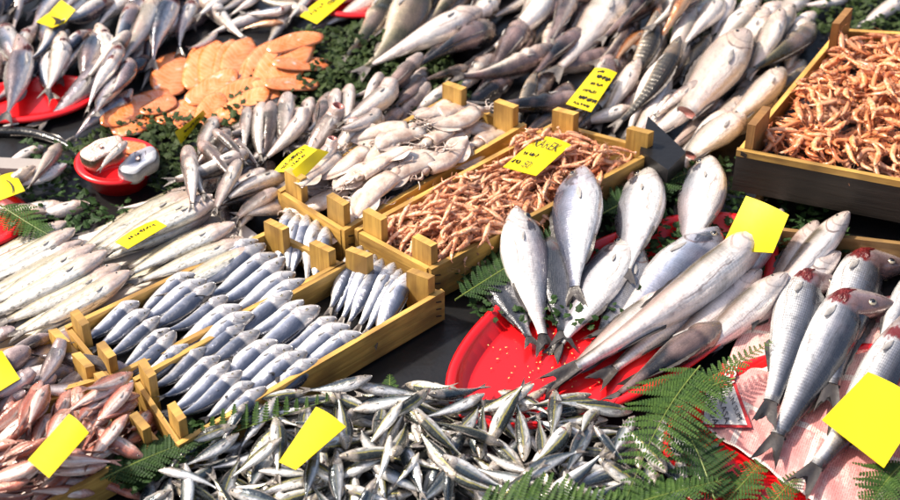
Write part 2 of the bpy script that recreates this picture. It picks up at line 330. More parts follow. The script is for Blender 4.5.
# ------------------------------------------------------------------ fish
KS = [0, .03, .08, .16, .26, .38, .52, .66, .8, .92, 1]
SHAPES = {  # upper outline, lower outline, half width: fractions of the total length
 'bream': ([.012, .05, .093, .14, .170, .178, .160, .122, .074, .040, .036], [.012, .040, .070, .105, .135, .150, .142, .112, .070, .038, .034], [.010, .026, .042, .058, .068, .072, .066, .050, .030, .017, .012]),
 'bass':  ([.012, .030, .050, .074, .094, .102, .098, .080, .055, .036, .033], [.012, .032, .052, .076, .094, .100, .092, .074, .050, .034, .031], [.010, .026, .042, .056, .064, .066, .060, .047, .031, .018, .012]),
 'slim':  ([.010, .024, .040, .060, .076, .083, .080, .064, .040, .020, .017], [.010, .026, .044, .066, .083, .088, .082, .063, .038, .019, .016], [.008, .021, .034, .047, .054, .056, .051, .040, .025, .013, .009]),
 'bluefish': ([.014, .036, .056, .078, .094, .102, .098, .082, .056, .030, .024], [.014, .034, .056, .080, .098, .104, .098, .080, .054, .030, .024], [.012, .030, .046, .060, .068, .070, .064, .051, .034, .018, .012]),
 'tube':  ([.020, .046, .060, .070, .076, .078, .074, .064, .048, .032, .026], [.020, .046, .062, .074, .080, .080, .074, .062, .046, .032, .026], [.018, .040, .054, .062, .066, .066, .060, .050, .036, .022, .015]),
 'cod':   ([.016, .042, .066, .092, .110, .112, .098, .076, .052, .034, .028], [.016, .044, .070, .096, .112, .116, .100, .074, .050, .032, .027], [.014, .040, .060, .078, .086, .084, .070, .052, .034, .020, .013]),
 'tuna':  ([.010, .034, .060, .090, .112, .118, .108, .082, .048, .022, .018], [.010, .034, .062, .094, .116, .122, .110, .080, .046, .021, .017], [.010, .032, .054, .074, .086, .088, .078, .058, .034, .016, .011]),
 'flat':  ([.014, .040, .062, .084, .094, .096, .090, .076, .056, .036, .028], [.014, .040, .062, .084, .096, .098, .092, .076, .054, .034, .027], [.008, .018, .025, .031, .034, .034, .032, .028, .020, .013, .009]),
 'eel':   ([.012, .024, .032, .036, .038, .038, .036, .032, .026, .018, .010], [.012, .024, .032, .036, .038, .038, .036, .032, .026, .018, .010], [.010, .022, .030, .034, .036, .036, .034, .030, .024, .016, .008]),
}
BL = .86   # the body's share of the length, the tail fin makes the rest

def fish_parts(shape, skin, fin="fin", by=0., bz=0., neck=0., openmouth=False, gills=0, eye_r=.016, tail=.085, dorsal=.035, seed=0, wave=0., fat=1., neckz=0., n=26, k=14, cut=False, lump=.05, wide=1., fins=1.):
    """the meshes of one fish of length 1, nose at +x, back at +y, lying on its side (+z up)"""
    rg = random.Random(seed)
    if lump > .08: n = 44
    ts = np.linspace(0, 1, n)**1.25
    up, lo, wd = (smooth_profile(ts, KS, a) for a in SHAPES[shape]); up = up*fat; lo = lo*fat; wd = wd*wide
    op = 1+.13*np.exp(-((ts-.20)/.05)**2)*(ts < .235) - .05*np.exp(-((ts-.26)/.03)**2); wd = wd*op
    lm = 1+min(lump, .05)*np.sin(ts*rg.uniform(5, 9)+rg.uniform(0, 6))
    if lump > .08: lm = lm+lump*np.exp(-((ts-rg.uniform(.30, .45))/.15)**2)*np.sin(ts*rg.uniform(38, 50)+rg.uniform(0, 6))
    wd = wd*lm; lo = lo*(1+(lm-1)*.8)
    # centre line, integrated from heading angles
    dx = np.diff(ts, prepend=0)*BL
    yaw = by*(ts-.4)*2 + wave*np.sin(ts*6.3+1); pit = bz*(ts-.4)*2
    nk = np.clip((.27-ts)/.10, 0, 1); yaw = yaw - neck*nk; pit = pit - neckz*nk
    d = np.stack([-np.cos(yaw)*np.cos(pit), np.sin(yaw)*np.cos(pit), np.sin(pit)], 1)
    cl = np.cumsum(d*dx[:, None], 0)
    mid = np.array([np.interp(.40, ts, cl[:, i]) for i in range(3)]); cl = cl-mid+np.array([.5-.40*BL, 0, 0])
    ydir = np.stack([-d[:, 1], d[:, 0], np.zeros(n)], 1)*-1; ydir[:, 1] = np.abs(ydir[:, 1]); ydir /= np.linalg.norm(ydir, axis=1)[:, None]
    zdir = np.cross(-d, ydir); zdir *= np.sign(zdir[:, 2:3])
    def at(t, yy, zz):
        c = np.array([np.interp(t, ts, cl[:, i]) for i in range(3)]); a = np.array([np.interp(t, ts, ydir[:, i]) for i in range(3)]); b = np.array([np.interp(t, ts, zdir[:, i]) for i in range(3)])
        return c+a*yy+b*zz
    ang = np.linspace(0, 2*math.pi, k, endpoint=False)
    def ring(i, s=1., dxx=0.):
        out = []
        for a in ang:
            yr = -math.cos(a); zz = math.copysign(abs(math.sin(a))**.85, math.sin(a))*wd[i]*s
            out.append(cl[i]+ydir[i]*(yr*(up[i] if yr > 0 else lo[i])*s)+zdir[i]*zz+d[i]*dxx)
        return out
    pts = []; uvs = []
    vrow = [(1-math.cos(a))/2 for a in ang]
    if openmouth:
        i0 = 2
        pts += [ring(i0, .35, .10), ring(i0, .62, .05), ring(i0, .85, .002)]; uvs += [[(.0, .5)]*k]*3
        rows = range(i0, n)
    else:
        rows = range(n)
    first = len(pts)
    for i in rows: pts.append(ring(i)); uvs.append([(ts[i], v) for v in vrow])
    if cut: pts, uvs = pts[:int(len(pts)*.86)], uvs[:int(len(uvs)*.86)]
    body = MB(); ids = body.grid(pts, uvs, 0, closed=True, mats=lambda i, j: 3 if (openmouth and i < first) else 0)
    body.face(ids[0], 3 if openmouth else 0); body.face(ids[-1][::-1], 3 if cut else 0)
    # tail fin
    tf = MB()
    if not cut:
        nr, nc = 6, 11; o = cl[-1]; ax = d[-1]; ay = ydir[-1]; az = zdir[-1]; L = 1-BL+.015
        for side in (1, -1):
            g = []; uv = []
            for r in range(nr):
                q = r/(nr-1); row = []
                for c in range(nc):
                    w = -1+2*c/(nc-1); ln = L*(.50+.50*abs(w)**1.1)*q
                    jag = .010*rg.uniform(-1, 1)*q**3
                    row.append(o-ax*.012+ax*(ln+jag)+ay*(w*(.018+(tail-.018)*q**.8))+az*(side*(.006*(1-q)+.0018)+.012*q*math.sin(w*3+seed)*(1 if q > .3 else .6)))
                g.append(row); uv.append([(q, (c+.5)/nc) for c in range(nc)])
            tf.grid(g, uv, 1, flip=side > 0)
    # fins along the back and belly
    def strip(mb, t0, t1, h, sgn, spiny):
        m = 15
        for side in (1, -1):
            g = [[], []]
            for i in range(m):
                q = i/(m-1); t = t0+(t1-t0)*q; base = np.interp(t, ts, up if sgn > 0 else lo); hh = h*math.sin(math.pi*min(1, q*.9+.12))**.7*(1-.35*q)
                if spiny and i % 2: hh *= .72
                g[0].append(at(t, sgn*(base-.006), side*.0022)); g[1].append(at(t+.02, sgn*(base+hh), side*.0012+.01*math.sin(q*4+seed)))
            mb.grid(g, [[(0, i/m) for i in range(m)], [(1, i/m) for i in range(m)]], 1, flip=(side*sgn) < 0)
    df = MB(); an = MB()
    if dorsal > 0:
        strip(df, .33, .80, dorsal, 1, True); strip(an, .62, .82, dorsal*.8, -1, False)
    # paired fins
    def pect(side):
        mb = MB(); t0 = .275; w0 = np.interp(t0, ts, wd)
        g1 = []; g2 = []
        for i in range(6):
            q = i/5; r1 = []; r2 = []
            for c in range(5):
                w = -1+c/2; yy = -.022-.022*q*fins+w*(.003+.011*math.sin(min(1, q*1.02)*3.0))*fins; tt = t0+.12*q*fins
                zz = np.interp(tt, ts, wd)*.96+.003+.006*q-.003*w*w
                r1.append(at(tt, yy, side*(zz+.0015))); r2.append(at(tt, yy, side*(zz-.0015)))
            g1.append(r1); g2.append(r2)
        uv = [[(i/5, c/4) for c in range(5)] for i in range(6)]
        mb.grid(g1, uv, 6, flip=side > 0); mb.grid(g2, uv, 6, flip=side < 0); return mb
    def eye(side):
        mb = MB(); t0 = .105; yy = np.interp(t0, ts, up)*.36; w0 = np.interp(t0, ts, wd)
        c = at(t0, yy, side*w0*.84); tx = at(t0+.01, yy, side*w0*.84)-c; tx /= np.linalg.norm(tx); ty = np.interp(t0, ts, ydir[:, 1]); ty = np.array([np.interp(t0, ts, ydir[:, i]) for i in range(3)]); nz = np.array([np.interp(t0, ts, zdir[:, i]) for i in range(3)])*side
        nz = nz+ty*.25; nz /= np.linalg.norm(nz); e = eye_r
        mb.dome(c, tx*e, ty*e*side*-1 if True else ty, nz*e*.62, 4); mb.dome(c+nz*e*.30, tx*e*.70, ty*e*.70*side*-1, nz*e*.42, 5)
        return mb
    # gills folded out of the opened cover
    def gill(side, mode):
        # a ruffled crescent that stands a little proud of the flank
        mb = MB(); g = []; nn, kk = 34, 13; h0 = np.interp(.22, ts, lo); h1 = np.interp(.22, ts, up)
        for i in range(nn):
            q = i/(nn-1); yy = -h0*.96+(h0+h1*.05)*q; env = math.sin(q*math.pi)**.6; rel = min(.98, abs(yy)/(h0 if yy < 0 else h1)); zs = np.interp(.22, ts, wd)*math.sqrt(1-rel*rel)
            row = []
            for j in range(kk):
                w = -1+2*j/(kk-1); tt = .228-.022*math.sin(q*3.1)+w*(.024+.005*math.sin(i*1.7)+.005*math.sin(i*.6+2))*mode*env; bulge = (1-w*w)*.004*mode*env*(1+.30*math.sin(i*2.4+j*.5)+.25*math.sin(i*.9-j*1.7))
                row.append(at(tt, yy, side*(zs+bulge-.004*w*w)))
            g.append(row)
        mb.grid(g, [[(i/nn, j/kk) for j in range(kk)] for i in range(nn)], 2, flip=side > 0); return mb
    mats = [M[skin], M[fin], M['gill'], M['mouth'], M['iris'], M['pupil'], M['fin_pale']]
    parts = {'body': body, 'tail_fin': tf, 'dorsal_fin': df, 'anal_fin': an, 'pectoral_fin': (pect(1), pect(-1)) if fins > 0 else None, 'eye': (eye(1), eye(-1))}
    if gills: parts['gill'] = (gill(1, gills), gill(-1, gills)) if gills > 0 else None
    spec = dict(ts=np.concatenate([ts*BL, [1.0]]), hw=np.concatenate([(up+lo)/2, [.05]]), th=np.concatenate([wd, [.006]]), cl=np.concatenate([cl, [cl[-1]+d[-1]*(1-BL)]]), yoff=np.concatenate([(up-lo)/2, [0.]]))
    return parts, mats, spec

def shift(mbs, dst):
    for mb in mbs:
        o = len(dst.v); dst.v += mb.v; dst.uv += mb.uv; dst.f += [tuple(i+o for i in f) for f in mb.f]; dst.m += mb.m

def only(mb, mats):
    used = sorted(set(mb.m)); mb.m = [used.index(x) for x in mb.m]; return [mats[u] for u in used]

class Kind:
    """a kind of fish with several bent variants; joined=True: one mesh, else body with its parts as children"""
    def __init__(s, name, variants, joined=True):
        s.name = name; s.vars = []
        for kw in variants:
            parts, mats, spec = fish_parts(**kw); lst = []
            if joined:
                mb = MB()
                for key, x in parts.items():
                    if x: shift(x if isinstance(x, tuple) else (x,), mb)
                lst.append((name, mb.mesh(name, only(mb, mats))))
            else:
                for key, x in parts.items():
                    for y in (x if isinstance(x, tuple) else (x,)):
                        if y and y.v: lst.append((name if key == 'body' else key, y.mesh(name+'_'+key, only(y, mats))))
            s.vars.append((lst, spec))
    def make(s, i, mw, label, cat, group=None):
        lst, spec = s.vars[i % len(s.vars)]
        root = link(lst[0][0], lst[0][1]); root.matrix_world = mw
        for nm, me in lst[1:]: link(nm, me, root)
        return tag(root, label, cat, group)

# ------------------------------------------------------------------ height map: things come to rest on what lies below them
GX0, GY0, GR = -1.9, -1.25, .005
GW, GH = 760, 620
HM = np.zeros((GH, GW))
def hm_at(x, y):
    i = np.clip(((y-GY0)/GR).astype(int), 0, GH-1); j = np.clip(((x-GX0)/GR).astype(int), 0, GW-1); return HM[i, j]
def hm_put(x, y, z):
    i = np.clip(((y-GY0)/GR).astype(int), 0, GH-1); j = np.clip(((x-GX0)/GR).astype(int), 0, GW-1); np.maximum.at(HM, (i.ravel(), j.ravel()), z.ravel())
def hm_px(px, py, z=.06):
    """height of the first thing met along the line of sight of a point of the photograph"""
    for z in np.arange(.30, 0, -.004):
        p = P(px, py, z)
        if hm_at(p[0:1], p[1:2])[0] >= z: return float(z)
    return 0.
def inside(poly, x, y):
    c = False; n = len(poly)
    for i in range(n):
        (x1, y1), (x2, y2) = poly[i], poly[(i+1) % n]
        if (y1 > y) != (y2 > y) and x < (x2-x1)*(y-y1)/(y2-y1)+x1: c = not c
    return c
def hm_poly(poly3, z):
    xs = [p[0] for p in poly3]; ys = [p[1] for p in poly3]; pl = [(p[0], p[1]) for p in poly3]
    for i in range(int((min(ys)-GY0)/GR), int((max(ys)-GY0)/GR)+1):
        for j in range(int((min(xs)-GX0)/GR), int((max(xs)-GX0)/GR)+1):
            if 0 <= i < GH and 0 <= j < GW and inside(pl, GX0+(j+.5)*GR, GY0+(i+.5)*GR): HM[i, j] = max(HM[i, j], z)

def rest(spec, cx, cy, th, L, roll, tol=.4, maxslope=.35, lift=0., put=True):
    """settle a body of that outline at (cx,cy) with heading th: returns its world matrix"""
    tt, hw0, t0, cl = spec['ts'], spec['hw'], spec['th'], spec['cl']
    cr, sr = abs(math.cos(roll)), abs(math.sin(roll))
    hw = np.sqrt((hw0*cr)**2+(t0*sr)**2)*L; hz = np.sqrt((t0*cr)**2+(hw0*sr)**2)*L
    sg = math.cos(roll)
    s = np.linspace(0, 1, 22); hwS = np.interp(s, tt, hw); hzS = np.interp(s, tt, hz)
    xs = np.interp(s, tt, cl[:, 0])*L; ys = (np.interp(s, tt, cl[:, 1])+np.interp(s, tt, spec['yoff']))*L*sg; zs = np.interp(s, tt, cl[:, 2])*L*sg
    c, n = math.cos(th), math.sin(th)
    lat = np.array([-.6, -.3, 0, .3, .6])
    X = cx+xs[:, None]*c-(ys[:, None]+lat*hwS[:, None])*n; Y = cy+xs[:, None]*n+(ys[:, None]+lat*hwS[:, None])*c
    h = np.sort(hm_at(X, Y), 1)[:, 3]
    need = h+hzS*(1-tol)-zs
    A = np.polyfit(xs, need, 1); sl = float(np.clip(A[0], -maxslope, maxslope))
    res = need-sl*xs; z0 = float(np.percentile(res, 82))+lift
    lat = np.linspace(-1, 1, 13)
    if put:
        X = cx+xs[:, None]*c-(ys[:, None]+lat*hwS[:, None])*n; Y = cy+xs[:, None]*n+(ys[:, None]+lat*hwS[:, None])*c
        Z = (z0+sl*xs+zs)[:, None]+hzS[:, None]*np.sqrt(np.clip(1-lat**2, 0, 1)); hm_put(X, Y, Z)
    xa = Vector((c, n, sl)).normalized(); za = Vector((-sl*c, -sl*n, 1)).normalized(); ya = za.cross(xa)
    m = Matrix((xa, ya, za)).transposed().to_4x4()
    return Matrix.Translation((cx, cy, z0)) @ m @ Matrix.Rotation(roll, 4, 'X') @ Matrix.Scale(L, 4), z0

def lay(kind, head, tail, i=0, roll=0., label='', cat='fish', group=None, tol=.4, lift=0., maxslope=.35, lmul=1.0):
    """lay a fish so that its nose and tail come where the photograph shows them"""
    spec = kind.vars[i % len(kind.vars)][1]; z = .05
    for k in range(4):
        a, b = P(*head, z), P(*tail, z); L = math.hypot(a[0]-b[0], a[1]-b[1])*lmul; th = math.atan2(a[1]-b[1], a[0]-b[0])
        mw, z = rest(spec, (a[0]+b[0])/2, (a[1]+b[1])/2, th, L, roll, tol, maxslope, lift, put=(k == 3))
    return kind.make(i, mw, label, cat, group)

def heap(kind, poly, n, L, ang, spread, label, cat, group, roll=.5, tol=.45, z=.05, cands=8, flips=True, maxslope=.4, base_i=0, keep=True, bias=None):
    """scatter individuals over an area of the photograph, each settling on those below it; L metres, ang in the picture's degrees"""
    pts = []; out = []
    xs = [p[0] for p in poly]; ys = [p[1] for p in poly]
    while len(pts) < n:
        best = None
        for _ in range(cands):
            for _ in range(200):
                x, y = random.uniform(min(xs), max(xs)), random.uniform(min(ys), max(ys))
                if inside(poly, x, y): break
            dd = min([(x-a)**2+(1.5*(y-b))**2 for a, b in pts[-60:]] or [1e9])
            if best is None or dd > best[0]: best = (dd, x, y)
        pts.append(best[1:])
    for q, (x, y) in enumerate(pts):
        aa = ang(x, y) if callable(ang) else ang
        a = R(aa+random.gauss(0, spread)); LL = random.uniform(*L) if hasattr(L, '__len__') else L
        p = P(x, y, z); p2 = P(x+math.cos(a)*10, y-math.sin(a)*10, z); th = math.atan2(p2[1]-p[1], p2[0]-p[0])
        rl = random.gauss(0, roll)+(math.pi if (flips and random.random() < .5) else 0)
        i = base_i+random.randrange(len(kind.vars)); mw, _ = rest(kind.vars[i % len(kind.vars)][1], p[0], p[1], th, LL, rl, tol, maxslope)
        o = kind.make(i, mw, label, cat, group); out.append(o)
        if keep: HEAP.append(o)
    return out

ORD = ['first', 'second', 'third', 'fourth', 'fifth', 'sixth', 'seventh', 'eighth', 'ninth', 'tenth', 'eleventh', 'twelfth', 'thirteenth', 'fourteenth', 'fifteenth']

# ------------------------------------------------------------------ the setting
def quad_sheet(name, x0, x1, y0, y1, z, mat, kind):
    mb = MB(); mb.grid([[(x0, y0, z), (x1, y0, z)], [(x0, y1, z), (x1, y1, z)]], [[(0, 0), (1, 0)], [(0, 1), (1, 1)]], 0)
    o = link(name, mb.mesh(name, [mat])); return tag(o, kind=kind)
quad_sheet('ground', -30, 30, -30, 30, -.85, M['stone'], 'structure')

counter = tag(bpy.data.objects.new('market_counter', None), 'long black market counter under all the crates and trays of fish', 'counter'); COL.objects.link(counter)
mb = MB(); mb.box((0, .3, -.02), (2.2, 0, 0), (0, 1.25, 0), (0, 0, .02)); link('counter_top', mb.mesh('counter_top', [M['black_plastic']], False), counter)
for sx in (-2.05, 2.05):
    for sy in (-.85, 1.45):
        mb = MB(); mb.box((sx, sy, -.445), (0, 0, .405), (.03, 0, 0), (0, .03, 0)); link('leg', mb.mesh('leg', [M['black_plastic']], False), counter)

# ------------------------------------------------------------------ crates
def crate(label, BL_, BR_, FR_, FL_, zr, z0, fill, posts=(1, 1, 1, 1), mat='wood', post=.05, t=.011, slats=1, gap=.0, thinfront=False, postmat=None, pw=.026):
    """wooden fish crate from the four rim corners seen in the photograph; each side a board, a post in each corner"""
    c = [np.array(P(*q, zr)) for q in (BL_, BR_, FR_, FL_)]
    mid = sum(c)/4
    root = bpy.data.objects.new('wooden_crate', None); COL.objects.link(root); root.location = (mid[0], mid[1], z0)
    tag(root, label, 'crate', 'wooden fish crates')
    off = np.array([mid[0], mid[1], z0])
    upz = np.array([0, 0, 1.])
    for k, nm in ((0, 'side_board'), (1, 'end_board'), (2, 'side_board'), (3, 'end_board')):
        a, b = c[k], c[(k+1) % 4]; d = b-a; ln = np.linalg.norm(d); d /= ln; nrm = np.cross(upz, d)   # points inward for this winding or out
        if np.dot(nrm, mid-a) < 0: nrm = -nrm
        inset = t if nm == 'end_board' else 0.0
        top = zr-(.004 if nm == 'end_board' else 0); bot = z0+.006+gap
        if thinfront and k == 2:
            mb = MB(); cen = (a+b)/2+nrm*(t/2+.002); cen[2] = (zr-.018+bot)/2; mb.box(cen-off, d*(ln/2-.001), upz*((zr-.018-bot)/2), nrm*t/2); link(nm, mb.mesh(nm, [M['wood_black']], False), root); bot = zr-.016  # below the thin rim: board with its shade painted in
        mb = MB(); cen = (a+b)/2+nrm*t/2; cen[2] = (top+bot)/2
        mb.box(cen-off, d*(ln/2-inset-.001), upz*((top-bot)/2), nrm*t/2)
        bd = link(nm, mb.mesh(nm, [M[mat]], False), root)
        if nm == 'side_board' and k == 2:
            for e, pt in ((-1, a), (1, b)):
                for q in range(3):
                    s = MB(); pp = pt-d*e*(-.018)*1.0-nrm*.0005; pp = pt+d*(.018 if e < 0 else -.018)-nrm*.0008; pp[2] = bot+(top-bot)*(.25+.25*q)
                    s.box(pp-off, d*.007+upz*.003, upz*.0012, nrm*.0012); link('staple', s.mesh('staple', [M['staple']], False), bd)
    for k in range(4):
        if not posts[k]: continue
        a = c[k]; d1 = c[(k+1) % 4]-a; d2 = c[k-1]-a; d1 /= np.linalg.norm(d1); d2 /= np.linalg.norm(d2)
        e, w = (d2, d1) if k in (0, 2) else (d1, d2)     # plank lies along the end board
        hgt = posts[k]*post; mb = MB(); lw = pw
        p0 = a+e*(lw+t+.002)+w*(t+.008+.002); z1 = zr+hgt
        # triangular-section block: its long face looks into the crate
        zb = z0+.006; tri = [a+e*(t+.002)+w*(t+.002), a+e*(t+.002+2*lw)+w*(t+.002), a+e*(t+.002+2*lw)+w*(t+.018), a+e*(t+.002)+w*(t+.018)]
        mb.box((a+e*(t+.002+lw)+w*(t+.011)+upz*((z1+zb)/2-a[2]))-off, upz*((z1-zb)/2), e*lw, w*.009)
        link('corner_post', mb.mesh('corner_post', [M[postmat or mat]], False), root)
    mb = MB(); q = [np.array([*(x[:2]+(mid[:2]-x[:2])*.045), z0+.012]) for x in c]; q2 = [x-upz*.006 for x in q]
    ids = [mb.vert(x-off, (i % 2*.5, i//2*.3)) for i, x in enumerate(q)]; ids2 = [mb.vert(x-off, (i % 2*.5, i//2*.3)) for i, x in enumerate(q2)]
    mb.face(ids); mb.face(ids2[::-1])
    for i in range(4): mb.face((ids2[i], ids2[(i+1) % 4], ids[(i+1) % 4], ids[i]))
    link('crate_floor', mb.mesh('crate_floor', [M[mat]], False), root)
    # sheet of dark plastic that lines the crate under its load
    mb = MB(); g = []
    for i in range(9):
        row = []
        for j in range(9):
            u, v = .03+.94*j/8, .05+.90*i/8; p = (c[0]*(1-u)+c[1]*u)*(1-v)+(c[3]*(1-u)+c[2]*u)*v; p[2] = fill-.006+.004*math.sin(i*2.1+j*1.7); row.append(p-off)
        g.append(row)
    mb.grid(g, [[(i/8, j/8) for j in range(9)] for i in range(9)], 0, flip=True); link('liner', mb.mesh('liner', [M['black_plastic']]), root)
    hm_poly([x*.97+mid*.03 for x in c], fill)
    return c

Gc = crate('wooden crate of pale squid, behind the long shrimp crate', (277, 190), (447, 96), (527, 124), (344, 231), .10, .0, .060, post=.055)
Hc = crate('long wooden crate of small pink shrimps above the red tray of bream', (354, 229), (556, 121), (662, 148), (431, 270), .10, .0, .050, post=.05)
Jc = crate('wooden crate of blue-grey fish directly behind the frontmost one', (64, 326), (272, 228), (346, 263), (108, 380), .085, .0, .035, post=.04)
Kc = crate('frontmost wooden crate of blue-grey fish, above the silver heap', (132, 378), (352, 258), (445, 291), (178, 446), .085, .0, .035, post=.045)
Lc = crate('wooden crate of red mullet in the lower left corner', (-75, 432), (108, 380), (162, 442), (-20, 542), .075, .0, .030, post=.04)
Mc = crate('wooden crate of headless hake behind the red mullet', (-95, 372), (62, 334), (106, 378), (-75, 430), .085, .0, .050, posts=(1, 1, 1, 1), post=.03)
# the lower crate first, then the shrimp crate that stands on it
c0 = crate('dark brown crate standing under the big shrimp crate', (815, 62), (1100, 78), (1050, 262), (742, 226), .075, .0, .03, posts=(0, 0, 0, 0), mat='wood_old', gap=.012)
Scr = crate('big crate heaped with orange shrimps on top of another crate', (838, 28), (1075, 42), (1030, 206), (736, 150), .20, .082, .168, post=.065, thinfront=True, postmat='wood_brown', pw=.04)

# ------------------------------------------------------------------ trays
def oval(label, cx, cy, z0, rim, a, b, rot, name='red_tray', cat='tray', group='red plastic trays', flare=.045, floor_in=.03):
    p = P(cx, cy, z0); root = bpy.data.objects.new(name, None); COL.objects.link(root); root.location = p; tag(root, label, cat, group)
    prof = [(a-flare, b-flare, .004), (a-flare+.012, b-flare+.012, .004), (a-.012, b-.012, rim-.006), (a-.006, b-.006, rim), (a+.004, b+.004, rim), (a+.010, b+.010, rim-.004), (a+.008, b+.008, rim-.010), (a-.004, b-.004, rim-.014), (a-flare+.012, b-flare+.012, .0), (a-flare, b-flare, .0)]
    k = 72; g = []
    # floor, then the turned-over rim as a part of its own
    fl = MB(); pts = []; c, s = math.cos(rot), math.sin(rot)
    def pt(x, y, z): return (x*c-y*s, x*s+y*c, z)
    for q in (0.02, .3, .6, .85, 1.0): pts.append([pt((a-flare)*q*math.cos(t), (b-flare)*q*math.sin(t), .004) for t in np.linspace(0, 2*math.pi, k, endpoint=False)])
    for (x, y, z) in prof[1:3]: pts.append([pt(x*math.cos(t), y*math.sin(t), z) for t in np.linspace(0, 2*math.pi, k, endpoint=False)])
    ids = fl.grid(pts, [[(i/9, j/k) for j in range(k)] for i in range(len(pts))], 0, closed=True); fl.face(ids[0][::-1])
    link('tray_floor', fl.mesh('tray_floor', [M['red']]), root)
    rm = MB(); pts = [[pt(x*math.cos(t), y*math.sin(t), z) for t in np.linspace(0, 2*math.pi, k, endpoint=False)] for (x, y, z) in prof[2:]]
    rm.grid(pts, [[(i/9, j/k) for j in range(k)] for i in range(len(pts))], 0, closed=True)
    link('rim', rm.mesh('rim', [M['red']]), root)
    hm_poly([p+np.array(pt(a*.97*math.cos(t), b*.97*math.sin(t), 0)) for t in np.linspace(0, 2*math.pi, 40, endpoint=False)], p[2]+.006)
    return p
oval('bright red oval tray under the sea bream', 618, 325, .012, .038, .44, .20, R(42))
oval('red tray showing bare at the lower right corner, under the newspaper', 884, 462, .008, .03, .42, .30, R(0))
oval('red tray under the blue-backed fish in the upper left corner', 34, 104, .008, .022, .15, .085, R(14))
oval('red tray in shadow at the left edge, under pale fish', -30, 228, .005, .03, .13, .10, R(0))
bp = oval('small red bowl holding fish steaks and salmon pieces', 120, 181, .0, .064, .088, .080, R(0), name='red_bowl', cat='bowl', flare=.035)
hm_poly([bp+np.array([.08*math.cos(t), .07*math.sin(t), 0]) for t in np.linspace(0, 6.2, 24)], .058)
oval('red tray at the top edge with pale fish beside a yellow card', 392, -2, .008, .03, .20, .10, R(24))

# white foam box under the split fish
def foam():
    root = bpy.data.objects.new('foam_box', None); COL.objects.link(root); tag(root, 'low white foam box full of split pale fish', 'foam box')
    z = .045; c = [np.array(P(*q, z)) for q in ((72, 222), (205, 178), (262, 232), (68, 330))]
    c[0] = np.array(P(-70, 280, z)); c[3] = np.array(P(62, 330, z)); c[1] = np.array(P(208, 198, z)); c[2] = np.array(P(262, 238, z)); c.append(np.array(P(-60, 345, z)))
    order = [c[0], c[1], c[2], c[3], c[4]]; mb = MB()
    t = [mb.vert(p) for p in order]; b = [mb.vert(p-np.array([0, 0, .043])) for p in order]
    mb.face(t[::-1]); mb.face(b)
    for i in range(5): mb.face((b[i], t[i], t[(i+1) % 5], b[(i+1) % 5]))
    link('foam_body', mb.mesh('foam_body', [M['foam']], False), root); hm_poly(order, z)
foam()

# ------------------------------------------------------------------ greens (uncountable)
def greens(name, poly, n, size, mat, label, cat, z=.02, zs=.03, ground=True):
    mb = MB(); xs = [p[0] for p in poly]; ys = [p[1] for p in poly]; k = 0
    while k < n:
        x, y = random.uniform(min(xs), max(xs)), random.uniform(min(ys), max(ys))
        if not inside(poly, x, y): continue
        k += 1; h = z+random.random()**2*zs; p = np.array(P(x, y, h)); s = size*random.uniform(.5, 1.2)
        a = random.uniform(0, 6.28); tl = random.uniform(-.5, .7); d = np.array([math.cos(a), math.sin(a), tl]); w = np.array([-math.sin(a), math.cos(a), random.uniform(-.5, .5)])
        uv = (random.random(), random.random()); c = mb.vert(p, uv)
        rim = [mb.vert(p+d*s*u+w*s*v+np.array([0, 0, -abs(v)*s*.3]), uv) for u, v in ((.25, -.42), (.55, -.30), (.62, -.50), (.85, -.2), (1.1, 0), (.85, .2), (.62, .50), (.55, .30), (.25, .42))]
        for i in range(8): mb.face((c, rim[i], rim[i+1]))
    o = link(name, mb.mesh(name, [M[mat]], False)); tag(o, label, cat, kind='stuff')
    # matted lower layer that carries the fish
    pol = [P(px, py, z) for px, py in poly]; hm_poly(pol, z)
    return o
greens('parsley', [(300, 30), (430, 15), (470, 95), (420, 115), (330, 110), (230, 125), (225, 100)], 2600, .020, 'parsley', 'dark parsley spread under the fish at the top centre', 'parsley')
greens('parsley', [(150, 108), (205, 122), (240, 108), (255, 120), (205, 150), (180, 215), (150, 180), (150, 150), (60, 150), (110, 125)], 750, .018, 'parsley', 'dark parsley round the red bowl of fish steaks', 'parsley')
greens('parsley', [(690, -20), (910, -20), (905, 40), (820, 30), (780, 60), (640, 60)], 1500, .020, 'parsley', 'green leaves under the white fish at the top right', 'parsley')
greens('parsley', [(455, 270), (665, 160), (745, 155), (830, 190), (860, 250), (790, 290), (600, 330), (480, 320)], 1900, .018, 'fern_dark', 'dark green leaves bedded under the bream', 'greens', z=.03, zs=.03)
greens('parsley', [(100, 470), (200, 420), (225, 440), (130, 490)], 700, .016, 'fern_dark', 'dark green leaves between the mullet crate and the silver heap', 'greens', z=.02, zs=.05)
greens('parsley', [(20, 138), (95, 150), (80, 175), (95, 205), (160, 200), (130, 228), (60, 235), (20, 200)], 260, .018, 'fern_dark', 'dark leaves in shade in front of the small red bowl', 'greens', z=.012, zs=.03)

